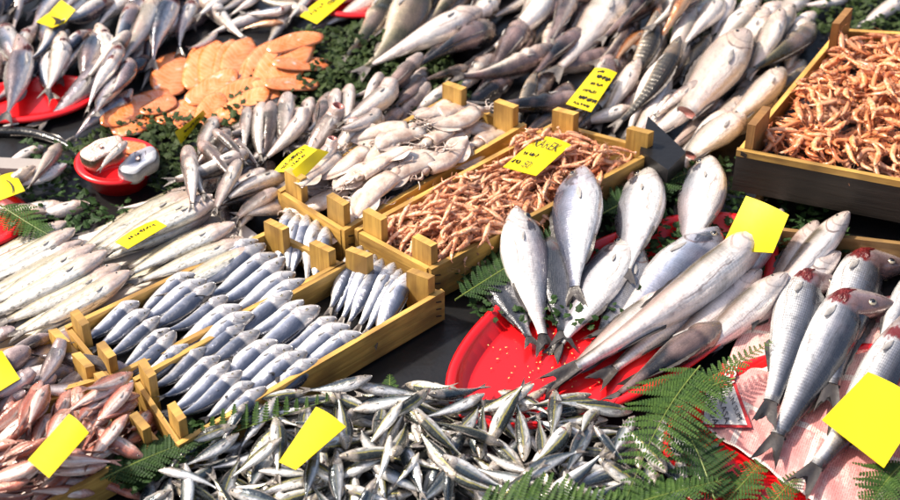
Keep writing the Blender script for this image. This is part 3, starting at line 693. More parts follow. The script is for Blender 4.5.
# ------------------------------------------------------------------ fern fronds
def frond(base, tip, width, label, zb=.06, zt=.06, sag=.03, n=30, mat='fern', sides=(1, -1), tiltup=.12, lean=.9, t0=.06):
    a, b = P(*base, zb), P(*tip, zt); d = b-a; L = np.linalg.norm(d); d /= L; sd = np.cross(d, (0, 0, 1)); sd /= np.linalg.norm(sd); nz = np.cross(sd, d)
    root = bpy.data.objects.new('fern_frond', None); COL.objects.link(root); tag(root, label, 'fern', 'fern fronds laid among the fish'); root.location = a
    def C(t): return d*L*t+nz*(sag*math.sin(math.pi*t))+sd*(.03*L*math.sin(2.2*t))
    st = MB(); st.tube([C(t) for t in np.linspace(0, 1, 14)], [.0022*(1-.75*t) for t in np.linspace(0, 1, 14)], 5); link('stem', st.mesh('stem', [M['stem']]), root)
    lf = MB()
    for i in range(n):
        t = t0+(1-t0)*i/n
        for s in sides:
            ln = width*(math.sin(math.pi*min(1, .18+.82*(1-t)**.8 if t > .25 else .55+1.4*t))**.8 if t < .9 else .35*(1-t)*8)*random.uniform(.85, 1.1)
            ln = width*min(1, 1.15*(1-t)**.75+.05)*min(1, .5+2.2*t)*random.uniform(.86, 1.1)
            ax = (sd*s*lean+d*(1.02-lean*.5)*random.uniform(.8, 1.1)+nz*(tiltup+random.uniform(-.12, .12))); ax /= np.linalg.norm(ax)
            wx = np.cross(nz+sd*s*random.uniform(-.3, .3), ax); wx /= np.linalg.norm(wx); nn = np.cross(ax, wx)
            p0 = C(t); m = max(6, int(ln/.0055)); droop = random.uniform(.1, .5)
            for j in range(m):
                q = (j+.3)/m; pw = min(.0105, ln*.2)*(1-q)**.6*min(1, .6+2*q)+.0012; cc = p0+ax*ln*q-nz*droop*ln*q*q*.5
                for ss in (1, -1):
                    e = cc+wx*ss*pw+ax*pw*.35-nz*pw*.15; uv = (q, t+.1*ss); hw = ax*ln/m*.42
                    ids = [lf.vert(cc-hw, uv), lf.vert(cc+wx*ss*pw*.6-hw*.9+nn*.0006, uv), lf.vert(e, uv), lf.vert(cc+wx*ss*pw*.6+hw*1.0+nn*.0006, uv), lf.vert(cc+hw, uv)]
                    lf.face(ids)
    link('leaflets', lf.mesh('leaflets', [M[mat]], False), root); return root
def late_ferns():
    f = frond
    f((700, 366), (632, 498), .108, 'big green fern frond hanging down beside the silver heap', .09, .08, .03, 19, lean=1.2, tiltup=.03)
    f((655, 416), (772, 338), .048, 'green fern frond running up towards the sea bass, under the bream', .06, .085, .015, 22)
    f((716, 504), (668, 410), .080, 'shaded fern frond low beneath the big one beside the newspaper', .045, .06, .02, 20, 'fern_dark', lean=1.1)
    f((735, 378), (640, 432), .052, 'fern frond crossing the big one near the newspaper', .085, .07, .015, 20)
    f((470, 512), (640, 500), .085, 'row of fern tips sticking up at the bottom edge', .07, .07, .01, 22, 'fern', (-1,), .75)
    f((600, 515), (720, 478), .07, 'small fern frond at the bottom edge beside the bare red tray', .07, .06, .01, 22)
    f((905, 462), (868, 512), .08, 'fern frond in the lower right corner on the newspaper', .06, .05, .01, 18)
    f((180, 452), (345, 392), .062, 'fern tips standing up between the front crate and the silver heap', .065, .065, .01, 15, 'fern', (-1,), 1.0)
    f((100, 480), (210, 432), .06, 'dark fern frond lying beside the red mullet crate', .07, .07, .01, 26, 'fern_dark')
    f((388, 402), (389, 374), .026, 'tiny fern tip in the black gap in front of the crate', .05, .06, .0, 12)
    f((724, 505), (765, 456), .05, 'thin fern tip lying on the bare red tray', .03, .03, .006, 14)
    f((765, 512), (800, 470), .04, 'thin fern tip on the red tray below the bass tails', .03, .03, .006, 12)
    f((455, 300), (600, 205), .07, 'dark fern frond along the front of the long shrimp crate', .06, .06, .01, 26, 'fern_dark')
    f((600, 215), (700, 165), .07, 'dark fern frond behind the upright bream', .06, .06, .01, 22, 'fern_dark')
    f((0, 205), (58, 238), .06, 'fern tips hanging over the shadowed red tray at the left edge', .06, .05, .0, 18, 'fern', (1, -1), .1)

# ------------------------------------------------------------------ newspaper with its print
def newspaper():
    root = bpy.data.objects.new('newspaper', None); COL.objects.link(root); tag(root, 'pink and white printed newspaper sheet under the sea bass', 'newspaper')
    A, B, C_, D = [np.array(P(*q, .03)) for q in ((700, 424), (746, 318), (985, 280), (905, 562))]
    def S(u, v, h=0.0):
        p = (A*(1-u)+D*u)*(1-v)+(B*(1-u)+C_*u)*v
        p[2] = .030+.004*math.sin(u*17+v*5)*math.sin(v*13-u*4)+.003*math.sin(u*41+v*29)+h; return p
    t = NT('newsprint'); uv = t.n('ShaderNodeUVMap').outputs[0]; obj = t.n('ShaderNodeTexCoord').outputs['Object']
    n = t.noise(obj, 9, 3); fine = t.voro(t.vscale(uv, (90, 60, 1)), 1.0); fine2 = t.noise(t.vscale(uv, (260, 60, 1)), 1, 2)
    br = t.n('ShaderNodeTexBrick'); t.l(uv, br.inputs[0]); br.inputs['Scale'].default_value = 1.5; br.inputs['Mortar Size'].default_value = .022; br.inputs['Brick Width'].default_value = .5; br.inputs['Row Height'].default_value = .42
    br.inputs['Color1'].default_value = (.60, .24, .23, 1); br.inputs['Color2'].default_value = (.68, .44, .40, 1); br.inputs['Mortar'].default_value = (.72, .64, .58, 1)
    sp = t.n('ShaderNodeSeparateXYZ'); t.l(uv, sp.inputs[0])
    ln = t.math('GREATER_THAN', t.math('SINE', t.math('MULTIPLY', sp.outputs[0], 640.)), .1)            # lines of small print
    word = t.math('GREATER_THAN', t.noise(t.vscale(uv, (70, 150, 1)), 1, 1), .47)
    ph = t.noise(t.vscale(uv, (14, 10, 1)), 1, 4, .7)                                                  # half-tone pictures
    c = t.mix(t.ramp(ph, [(.52, 0.0), (.60, .45)]), br.outputs[0], (.70, .56, .52)); c = t.mix(t.ramp(ph, [(.36, .45), (.42, 0.0)]), c, (.40, .18, .18))
    c = t.mix(t.math('MULTIPLY', t.math('MULTIPLY', ln, word), t.ramp(t.noise(uv, 5, 2), [(.36, .15), (.5, .75)])), c, (.36, .12, .12))
    t.p(Base_Color=c, Roughness=.6, Normal=t.bump(n, .4, .01))
    mb = MB(); N = 44
    mb.grid([[S(i/N, j/N) for j in range(N+1)] for i in range(N+1)], [[(i/N, j/N) for j in range(N+1)] for i in range(N+1)], 0, flip=True)
    o = link('sheet', mb.mesh('sheet', [t.mat]), root)
    sol = o.modifiers.new('thick', 'SOLIDIFY'); sol.thickness = .0006
    # printed blocks, at their place on the sheet
    white = plain('newsprint_white', (.74, .70, .66), .6, .15, 30, .1); red = plain('newsprint_red', (.55, .03, .035), .6, .2, 40, .05)
    def block(px, mat, h, name):
        m = MB(); q = [np.array(P(*x, .034)) for x in px]
        g = [[(q[0]*(1-u)+q[1]*u)*(1-v)+(q[3]*(1-u)+q[2]*u)*v for u in np.linspace(0, 1, 12)] for v in np.linspace(0, 1, 12)]
        for r in g:
            for p in r:
                p[2] = .034+h
        m.grid(g, [[(i/11, j/11) for j in range(12)] for i in range(12)], 0, flip=True); link(name, m.mesh(name, [mat]), root); return q
    def text(s, px, h, mat, name='lettering'):
        q = [np.array(P(*x, .034)) for x in px]
        write(s, q, mat, root, name, h)
    block(((703, 388), (735, 382), (752, 428), (700, 428)), red, .0015, 'printed_box')
    block(((706, 392), (733, 386), (747, 426), (703, 425)), white, .003, 'printed_box')
    block(((722, 364), (738, 366), (733, 388), (716, 393)), red, .003, 'printed_box')
    text('EGIN', ((738, 366), (733, 390), (722, 391), (726, 366)), .005, white)
    text('SUN SUM', ((730, 390), (742, 420), (738, 423), (727, 394)), .005, M['ink'])
    text('KASA', ((724, 400), (730, 423), (725, 426), (719, 404)), .005, M['ink'])
    text('YILDA', ((712, 400), (719, 425), (713, 427), (706, 404)), .005, M['ink'])
    hm_poly([A, B, C_, D], .036)

def bil(q, u, v):  # q: top left, top right, bottom right, bottom left
    return (q[0]*(1-u)+q[1]*u)*(1-v)+(q[3]*(1-u)+q[2]*u)*v
def write(s, q, mat, parent, name, h, off=None):
    """letters as flat meshes that follow a four-cornered surface"""
    cu = bpy.data.curves.new('letters', 'FONT'); cu.body = s; cu.resolution_u = 2; ob = bpy.data.objects.new('letters', cu); COL.objects.link(ob)
    bpy.context.view_layer.update(); me = bpy.data.meshes.new_from_object(ob); bpy.data.objects.remove(ob)
    xs = [v.co.x for v in me.vertices]; ys = [v.co.y for v in me.vertices]; x0, x1, y0, y1 = min(xs), max(xs), min(ys), max(ys)
    n = np.cross(q[1]-q[0], q[3]-q[0]); n /= np.linalg.norm(n); n *= np.sign(n[2])
    for v in me.vertices:
        p = bil(q, (v.co.x-x0)/(x1-x0), 1-(v.co.y-y0)/(y1-y0))+n*h-(off if off is not None else 0); v.co = p
    me.materials.clear(); me.materials.append(mat); me.name = name; return link(name, me, parent)

# ------------------------------------------------------------------ price cards
def card(label, q, z=None, top=.0, lines=(), curl=.006, dz=(0, 0, 0, 0), bend=0., pc=88):
    """q: picture corners in reading order (top left, top right, bottom right, bottom left)"""
    qq = [np.array(c, float) for c in q]; smp = [hm_px(*bil(qq, u, v), .10) for u in (.05, .3, .5, .7, .95) for v in (.05, .3, .5, .7, .95)]
    zb = float(np.percentile(smp, pc))+.008 if z is None else z
    z0 = [zb+dz[i]+(top if i < 2 else 0) for i in range(4)]
    p = [np.array(P(*c, h)) for c, h in zip(q, z0)]; mid = sum(p)/4; p = [x-mid for x in p]
    n = np.cross(p[1]-p[0], p[3]-p[0]); n /= np.linalg.norm(n); n *= np.sign(n[2])
    root = bpy.data.objects.new('price_card', None); COL.objects.link(root); root.location = mid; tag(root, label, 'price card', 'yellow price cards')
    def S(u, v, h): return bil(p, u, v)+n*(h+curl*math.sin(u*3.1)*(1-v)+bend*(2*abs(u-.5))**1.0)
    mb = MB(); N = 8
    for h, fl in ((.0006, True), (-.0006, False)): mb.grid([[S(j/N, i/N, h) for j in range(N+1)] for i in range(N+1)], [[(j/N, i/N) for j in range(N+1)] for i in range(N+1)], 0, flip=fl)
    link('card', mb.mesh('card', [M['yellow']]), root)
    for (txt, u0, u1, v0, v1) in lines:
        if txt.startswith('~'):   # handwriting that cannot be read in the photograph: pen strokes
            st = MB(); rg = random.Random(hash(label) % 999 if False else len(label)*7+int(v0*100)); x = u0; k = 0
            while x < u1:
                w = rg.uniform(.035, .07); pts = []
                for j in range(6): pts.append((x+w*rg.uniform(-.1, 1.0), v0+(v1-v0)*rg.random()))
                st.tube([S(a, b, .0016) for a, b in pts], .0011 if txt == '~' else .0016, 4); x += w*1.35
            link('handwriting', st.mesh('handwriting', [M['ink']]), root)
        else:
            qq = [S(u0, v0, 0), S(u1, v0, 0), S(u1, v1, 0), S(u0, v1, 0)]; write(txt, qq, M['ink'], root, 'handwriting', .0035)
    return root
def all_cards():
    card('blank yellow card standing among the bream in the red tray', ((746, 196), (789, 215), (773, 253), (720, 250)), top=.05)
    card('blank yellow card on the heap of silver horse mackerel', ((316, 407), (346, 427), (296, 470), (279, 462)), pc=100, top=.0, dz=(.0, .01, .02, .0))
    card('blank yellow card on the red mullet', ((69, 414), (89, 433), (49, 478), (28, 460)), pc=100)
    card('blank yellow card cut by the left edge, on the hake', ((-25, 362), (2, 351), (20, 379), (-8, 396)))
    card('largest blank yellow card, on the sea bass in the lower right corner', ((868, 372), (925, 404), (884, 468), (822, 420)), pc=100, dz=(.0, .01, .0, .0))
    card('yellow card with five lines of handwriting, on the heap of big fish', ((595, 68), (617, 73), (591, 112), (566, 104)), pc=100, top=.02, lines=[('~', .25, .5, .06, .13), ('~~', .35, .9, .17, .27), ('~', .3, .8, .36, .44), ('~', .2, .75, .54, .63), ('~~', .25, .95, .72, .82), ('~', .2, .8, .88, .95)])
    card('yellow card with bold handwriting, on the shrimps in the long crate', ((539, 136), (571, 145), (536, 176), (503, 167)), lines=[('KAREK', .12, .85, .10, .32), ('~', .1, .55, .48, .58), ('~~', .06, .28, .74, .84), ('50', .42, .62, .72, .90)])
    card('folded yellow card, its far half bearing faint writing, on the grey mullet', ((273, 172), (305, 145), (318, 150), (291, 172)), dz=(0, 0, .015, .015), lines=[('~', .1, .8, .2, .45), ('~', .2, .7, .6, .8)])
    card('near half of the folded yellow card, glaring white, on the grey mullet', ((292, 171), (318, 149), (329, 152), (299, 182)), dz=(.015, .015, 0, 0))
    card('narrow yellow card beside the salmon fillets', ((175, 132), (203, 110), (206, 114), (181, 144)), top=.03, lines=[('~', .2, .8, .3, .6)])
    card('flat yellow card on the split pale fish', ((115, 242), (156, 220), (167, 226), (128, 249)), lines=[('~', .2, .8, .3, .5)])
    card('yellow card with faint writing at the top edge', ((300, 16), (330, -6), (348, -2), (317, 24)), lines=[('~', .15, .55, .25, .45), ('~', .6, .9, .4, .7)])
    card('creased yellow card among the blue-backed fish in the upper left corner', ((37, 26), (62, 4), (76, 14), (53, 32)), bend=.012)
    card('yellow card with a black curved mark at the left edge', ((-14, 184), (15, 172), (25, 191), (-4, 202)), lines=[(')', .58, .72, .3, .95)])

# ------------------------------------------------------------------ kinds
def V(shape, skin, m, **k):
    out = []
    for i in range(m):
        d = dict(shape=shape, skin=skin, seed=i*7+len(out)); d.update({a: (b(i) if callable(b) else b) for a, b in k.items()}); out.append(d)
    return out
rnd = lambda a: (lambda i: random.uniform(-a, a))
K = {}
K['bream'] = Kind('sea_bream', V('bream', 'bream', 4, by=rnd(.12), bz=rnd(.12), dorsal=.022, tail=.075, fin='fin_dark', eye_r=.024, fat=.84, wide=1.15, fins=.7), False)
K['bream_blue'] = Kind('sea_bream', V('bream', 'bream_blue', 2, by=rnd(.12), bz=rnd(.12), dorsal=.022, tail=.075, fin='fin_dark', eye_r=.021, fat=.88, wide=1.15), False)
K['bream_dark'] = Kind('sea_bream', V('bream', 'bream_dark', 2, by=rnd(.12), bz=rnd(.12), dorsal=.030, tail=.09, fin='fin_dark', eye_r=.019), False)
K['longbass'] = Kind('sea_bass', [dict(d, fat=(.56, .68, .66, .70)[i], tail=(.032, .05, .045, .045)[i]) for i, d in enumerate(V('cod', 'longbass', 4, by=rnd(.14), bz=rnd(.2), dorsal=.016, tail=.05, fin='fin_dark', eye_r=.012, fins=.0, lump=.03))], False)
K['blackbass'] = Kind('sea_bass', V('cod', 'black', 2, by=rnd(.15), bz=rnd(.15), dorsal=.03, tail=.08, fin='fin_dark', eye_r=.010), False)
K['bass'] = Kind('sea_bass', V('bass', 'bass', 3, by=rnd(.12), bz=rnd(.1), neck=lambda i: (.95, .95, 1.05)[i], dorsal=.02, tail=.045, gills=1.5, fin='fin_dark', eye_r=.017, fat=.90, fins=.8), False)
K['bass_s'] = Kind('sea_bass', V('bass', 'bass', 2, by=rnd(.12), bz=rnd(.1), dorsal=.02, tail=.045, fin='fin_dark', eye_r=.017, fat=.80, wide=.9, fins=.7), False)
for nm, sk, shp in (('olive', 'olive', 'cod'), ('black', 'black', 'cod'), ('scaly', 'scaly', 'bass'), ('white', 'white', 'cod'), ('orange', 'orange', 'bass')):
    K[nm] = Kind('market_fish', V(shp, sk, 3, by=rnd(.3), bz=rnd(.25), dorsal=.022, tail=.06, fin='fin', eye_r=.018, fat=.80, lump=.11 if nm in ('black', 'olive') else .05, fins=.7), False)
K['white_gill'] = Kind('market_fish', V('cod', 'white', 2, by=rnd(.3), bz=rnd(.2), gills=1.1, dorsal=.022, tail=.06, lump=.14, fat=.88), False)
K['olive_gill'] = Kind('market_fish', V('cod', 'olive', 2, by=rnd(.3), bz=rnd(.2), neck=.4, gills=1.0, dorsal=.03, tail=.06), False)
K['cutfish'] = Kind('cut_fish', V('cod', 'white', 2, by=rnd(.2), bz=rnd(.2), dorsal=.02, cut=True), False)
K['bonito'] = Kind('bonito', V('tuna', 'bonito', 4, fat=.84, by=rnd(.5), bz=rnd(.3), neck=lambda i: (.5, -.4, .3, .0)[i], gills=1.3, dorsal=.02, tail=.07, eye_r=.013), False)
K['blue'] = Kind('blue_fish', V('bluefish', 'blue', 9, by=rnd(.25), bz=lambda i: random.uniform(-.5, -.25), neck=lambda i: random.uniform(.25, .6), neckz=lambda i: random.uniform(-.1, .3), dorsal=.014, tail=.06, fin='fin_dark', eye_r=.018, fat=1.12, wide=1.35, fins=.7))
K['tail_up'] = Kind('blue_fish', V('bluefish', 'blue', 3, by=rnd(.3), bz=rnd(.2), dorsal=.014, tail=.05, fin='fin', eye_r=.013, fat=1.1, wide=1.15))
K['mullet'] = Kind('grey_mullet', V('tube', 'mullet', 5, by=rnd(.3), bz=rnd(.3), dorsal=.014, tail=.05, eye_r=.010, fat=1.25, wide=1.25))
K['mullet_open'] = Kind('grey_mullet', V('tube', 'mullet', 3, by=rnd(.25), bz=rnd(.25), openmouth=True, dorsal=.014, tail=.05, eye_r=.010, fat=1.35, wide=1.5, neckz=lambda i: .7+.15*i))
K['redmullet'] = Kind('red_mullet', V('slim', 'redmullet', 6, by=rnd(.35), bz=rnd(.3), dorsal=.03, tail=.06, fin='fin_pink', eye_r=.015, fat=1.3, wide=1.2))
K['mack'] = Kind('horse_mackerel', V('slim', 'mackerel', 8, by=rnd(.24), bz=rnd(.24), dorsal=.014, tail=.055, eye_r=.022, fat=1.12, wide=1.1) + V('slim', 'mackerel_blue', 5, by=rnd(.24), bz=rnd(.24), dorsal=.014, tail=.055, eye_r=.022, fat=1.12, wide=1.1) + V('slim', 'mackerel', 1, by=rnd(.24), bz=rnd(.3), gills=.9, dorsal=.014, tail=.055, eye_r=.022, fat=1.2))
K['split'] = Kind('split_fish', V('flat', 'split', 4, by=rnd(.2), bz=rnd(.12), dorsal=.010, tail=.05, eye_r=.012, fat=.90, wide=1.6, fins=.6))
K['hake'] = Kind('hake', V('tube', 'hake', 3, by=rnd(.35), bz=rnd(.25), dorsal=.014, tail=.05, eye_r=.010, fat=1.35, wide=1.3))
K['hake_cut'] = Kind('hake', V('tube', 'hake', 3, by=rnd(.3), bz=rnd(.2), openmouth=True, dorsal=.014, tail=.05, eye_r=.001, fat=1.4, wide=1.5, neckz=.4))
K['eel'] = Kind('eel', V('eel', 'eel', 1, by=.6, bz=.0, dorsal=.012, tail=.02, eye_r=.008), False)

# squid: mantle, fins, head with eyes, arms
def squid_mesh(seed):
    rg = random.Random(seed); mb = MB(); k = 12; pts = []; uvs = []; n = 14; b1 = rg.uniform(-.08, .08); b2 = rg.uniform(-.06, .06)
    def cl(t): return np.array([-.5+.60*t, b1*math.sin(t*3), .02*math.sin(t*4+seed)])
    def rr(t): return .014+.090*math.sin(min(1, t*1.12)*math.pi*.56)**.8*(1-.12*max(0, t-.75)*4)
    ts = np.linspace(0, 1, n)
    for t in ts:
        r = rr(t)*(1+.03*math.sin(t*9+seed)); c = cl(t); pts.append([c+np.array([0, math.cos(a)*r*1.1, math.sin(a)*r*.58]) for a in np.linspace(0, 6.283, k, endpoint=False)]); uvs.append([(t*.6, j/k) for j in range(k)])
    c = cl(1); pts.append([c+np.array([-.01, math.cos(a)*.05, math.sin(a)*.03]) for a in np.linspace(0, 6.283, k, endpoint=False)]); uvs.append([(.6, .5)]*k)
    ids = mb.grid(pts, uvs, 0, closed=True); mb.face(ids[0]); mb.face(ids[-1][::-1])
    for s in (1, -1):      # fins
        for fl, dz in ((True, .004), (False, -.004)):
            g = [[cl(t)+np.array([0, s*(rr(t)*.9+.075*q*math.sin(max(0.05, (t-.02)/.5)*math.pi)**.7), dz*(1-q*.7)+.012*q*math.sin(t*14+seed)]) for q in (0, .5, 1)] for t in np.linspace(.03, .5, 9)]
            mb.grid(g, [[(.3, .3)]*3]*9, 0, flip=fl if s > 0 else not fl)
    hd = [[cl(1)+np.array([x, math.cos(a)*r*1.15, math.sin(a)*r*.8]) for a in np.linspace(0, 6.283, k, endpoint=False)] for x, r in ((-.01, .035), (.02, .048), (.05, .050), (.08, .040), (.095, .02))]
    ids = mb.grid(hd, [[(.7, .4)]*k]*5, 0, closed=True); mb.face(ids[0]); mb.face(ids[-1][::-1])
    for s in (1, -1):
        c = cl(1)+np.array([.045, s*.050, .012]); mb.dome(c, np.array([.024, 0, 0]), np.array([0, .012, .02])*1.0, np.array([0, s*.012, .016]), 1); mb.dome(c+np.array([0, s*.005, .008]), np.array([.013, 0, 0]), np.array([0, .006, .01]), np.array([0, s*.009, .013]), 2)
    for i in range(8):
        a = i/8*6.283; c = cl(1)+np.array([.085, math.cos(a)*.022, math.sin(a)*.014]); L = rg.uniform(.14, .24); w = rg.uniform(-1, 1)*.12; w2 = rg.uniform(-1, 1)*.05
        mb.tube([c+np.array([L*q, math.cos(a)*.03*q+w*q*q+w2*math.sin(q*6), math.sin(a)*.015*q-.01*q+.01*math.sin(q*5+i)]) for q in np.linspace(0, 1, 8)], [.011*(1-.85*q)+.001 for q in np.linspace(0, 1, 8)], 5, 0, (.85, .4))
    me = mb.mesh('squid', [M['squid'], M['iris'], M['pupil']])
    tt = np.linspace(0, 1, 12); 
    spec = dict(ts=tt, hw=np.interp(tt, [0, .15, .5, .6, .7, 1], [.03, .07, .085, .08, .05, .06])[::-1].copy(), th=np.interp(tt, [0, .15, .5, .6, .7, 1], [.012, .04, .05, .045, .035, .012])[::-1].copy(), cl=np.array([[.5-t, 0, 0] for t in tt]), yoff=np.zeros(12))
    return me, spec
def shrimp_mesh(seed, mat):
    rg = random.Random(seed); mb = MB(); n = 19; k = 9; curl = rg.choice([.15, .3, .5, .8, 1.2, 1.7]); pts = []; uvs = []
    ts = np.linspace(0, 1, n); ang = np.where(ts < .36, -.15*ts, -curl*((ts-.36)/.64)**1.15*1.35)
    d = np.stack([-np.cos(ang), np.sin(ang)], 1); cl = np.cumsum(d*np.diff(ts, prepend=0)[:, None]*.92, 0); cl -= (cl.max(0)+cl.min(0))/2
    rad = np.interp(ts, [0, .05, .16, .30, .36, .45, .6, .8, .93, 1], [.011, .040, .070, .083, .078, .080, .072, .053, .032, .018])
    for i, t in enumerate(ts):
        seg = 1+(.13 if (t > .36 and i % 2) else -.09 if t > .36 else .06 if t < .33 else -.12); c = cl[i]; nx = np.array([-d[i][1], d[i][0]])
        r = rad[i]*seg; pts.append([np.array([c[0]-nx[0]*math.cos(a)*r*1.15, c[1]-nx[1]*math.cos(a)*r*1.15, math.sin(a)*r*.86]) for a in np.linspace(0, 6.283, k, endpoint=False)]); uvs.append([(t, j/k) for j in range(k)])
    ids = mb.grid(pts, uvs, 0, closed=True); mb.face(ids[0]); mb.face(ids[-1][::-1])
    h = np.array([*cl[0], 0]); fw = -np.array([*d[0], 0])
    ny = np.array([-fw[1], fw[0], 0]); 
    mb.tube([h-fw*.03+ny*.025, h+fw*.06+ny*.035, h+fw*.15+ny*.055], [.014, .009, .001], 4, 0, (.1, .5))     # rostrum
    for s in (1, -1):
        mb.dome(h+fw*.0+ny*.018+np.array([0, 0, s*.030]), fw*.016, ny*.016, np.array([0, 0, s*.014]), 1, 8)
        pa = [h+ny*-.01+np.array([0, 0, s*.015])]
        w = rg.uniform(-.5, .5)
        for q in np.linspace(.15, 1, 7): pa.append(h+fw*(.42*q-.55*q*q*abs(w))+ny*(w*.75*q*q)+np.array([0, 0, s*(.02+.08*q)-.03*q]))
        mb.tube(pa, [.006*(1-.8*q)+.001 for q in np.linspace(0, 1, 8)], 3, 0, (.2, .5))
    for i in range(4):    # walking legs
        t = .17+.05*i; c = np.array([np.interp(t, ts, cl[:, 0]), np.interp(t, ts, cl[:, 1]), 0]); 
        for s in (1, -1):
            z = s*.035; a = c-ny*.05+np.array([0, 0, z]); mb.tube([a, a-ny*.09+fw*.03+np.array([0, 0, s*.03]), a-ny*.15-fw*(.06+.03*i)+np.array([0, 0, s*.02])], [.009, .007, .002], 3, 0, (.3, .5))
    for i in range(5):    # swimmerets
        j = int(n*(.42+.1*i)); c = np.array([*cl[min(j, n-1)], 0]); di = np.array([*d[min(j, n-1)], 0]); ni = np.array([di[1], -di[0], 0])
        mb.tube([c-ni*-.0-np.array([0, 0, 0])+ni*-rad[min(j, n-1)]*-.9, c+ni*(rad[min(j, n-1)]+.05)+di*.03], [.012, .004], 4, 0, (.5, .5))
    e = np.array([*cl[-1], 0]); dv = np.array([*d[-1], 0]); pv = np.array([-dv[1], dv[0], 0])
    for w in (-1, -.5, 0, .5, 1):   # tail fan
        ax = dv+np.array([0, 0, w*.75])+pv*.1; ax /= np.linalg.norm(ax); sd = np.cross(ax, pv); sd /= np.linalg.norm(sd)
        mb.dome(e+ax*.055, ax*.065, sd*.022, pv*.007, 0, 8, 2, (.97, .5)); mb.dome(e+ax*.055, ax*.065, -sd*.022, -pv*.007, 0, 8, 2, (.97, .5))
    me = mb.mesh('shrimp', [M[mat], M['pupil']]); tt = np.linspace(0, 1, 8); w = .07+.10*min(1, curl/1.6)
    spec = dict(ts=tt, hw=np.interp(tt, [0, .2, .8, 1], [.04, w, w, .04]), th=np.interp(tt, [0, .2, .7, 1], [.03, .066, .055, .02]), cl=np.array([[.5-t, 0, 0] for t in tt]), yoff=np.zeros(8))
    return me, spec
class MeshKind(Kind):
    def __init__(s, name, lst): s.name = name; s.vars = [([(name, me)], sp) for me, sp in lst]
K['squid'] = MeshKind('squid', [squid_mesh(i) for i in range(6)])
K['shrimp'] = MeshKind('shrimp', [shrimp_mesh(i, 'shrimp') for i in range(9)])
K['shrimp_red'] = MeshKind('shrimp', [shrimp_mesh(i+20, 'shrimp_red') for i in range(9)])

# ------------------------------------------------------------------ rows and heaps
def inset(c, s, zr):
    m = sum(c)/4; return [m+(x-m)*s for x in c]
def to_px(p):
    r = np.array(p)-CAM; w = r@FWD; return (450+FPX*r[0]/w, 250-FPX*(r@UP)/w)
def quad_px(c, s, z):
    return [to_px(np.array([q[0], q[1], z])) for q in inset(c, s, z)]

# --- shrimps: a lower layer as one mass, the ones on top as individuals
under = MB()
def shrimp_mass(c, kind, n, z, L):
    q = inset(c, .86, z); k = 0
    while k < n:
        u, v = random.random(), random.random(); p = bil(q, u, v); i = random.randrange(9); me, sp = kind.vars[i][0][0][1], kind.vars[i][1]
        mw, z0 = rest(sp, p[0], p[1], random.uniform(0, 6.28), L*random.uniform(.8, 1.1), random.choice((0, math.pi))+random.gauss(0, .4), .55, .4); k += 1
        arr = np.empty(len(me.vertices)*3, dtype=np.float32); me.vertices.foreach_get('co', arr); arr = arr.reshape(-1, 3)
        m = np.array(mw); w = arr@m[:3, :3].T+m[:3, 3]; o = len(under.v); under.v += [tuple(x) for x in w.tolist()]
        uvs = [(random.random(), .5)]*len(me.vertices); under.uv += uvs
        mi = 2 if kind is K['shrimp_red'] else 0
        for pl in me.polygons: under.f.append(tuple(x+o for x in pl.vertices)); under.m.append(1 if pl.material_index else mi)
shrimp_mass(Hc, K['shrimp'], 430, .058, .064); shrimp_mass(Scr, K['shrimp_red'], 640, .172, .070)
o = link('shrimps', under.mesh('shrimps', [M['shrimp'], M['pupil'], M['shrimp_red']])); tag(o, 'lower layer of orange shrimps seen through gaps in both shrimp crates', 'shrimps', kind='stuff')
heap(K['shrimp'], quad_px(Hc, .83, .07), 168, (.056, .070), lambda x, y: random.choice((35, 215, 20, 60, 200)), 28, 'small pink-orange shrimp in the long crate above the red tray', 'shrimp', 'shrimps in the long crate', .35, .5, .085)
heap(K['shrimp_red'], quad_px(Scr, .86, .19), 132, (.066, .088), lambda x, y: random.choice((50, 230, 30, 210, 120)), 32, 'reddish orange shrimp in the big crate on the right', 'shrimp', 'shrimps in the big right crate', .2, .5, .19, maxslope=.25)

# --- squid
heap(K['squid'], quad_px(Gc, .80, .075), 50, (.20, .26), lambda x, y: random.choice((32, 25, 212)), 9, 'pale beige squid lying with others in the wooden crate', 'squid', 'squid in the crate', .2, .6, .07, maxslope=.2)

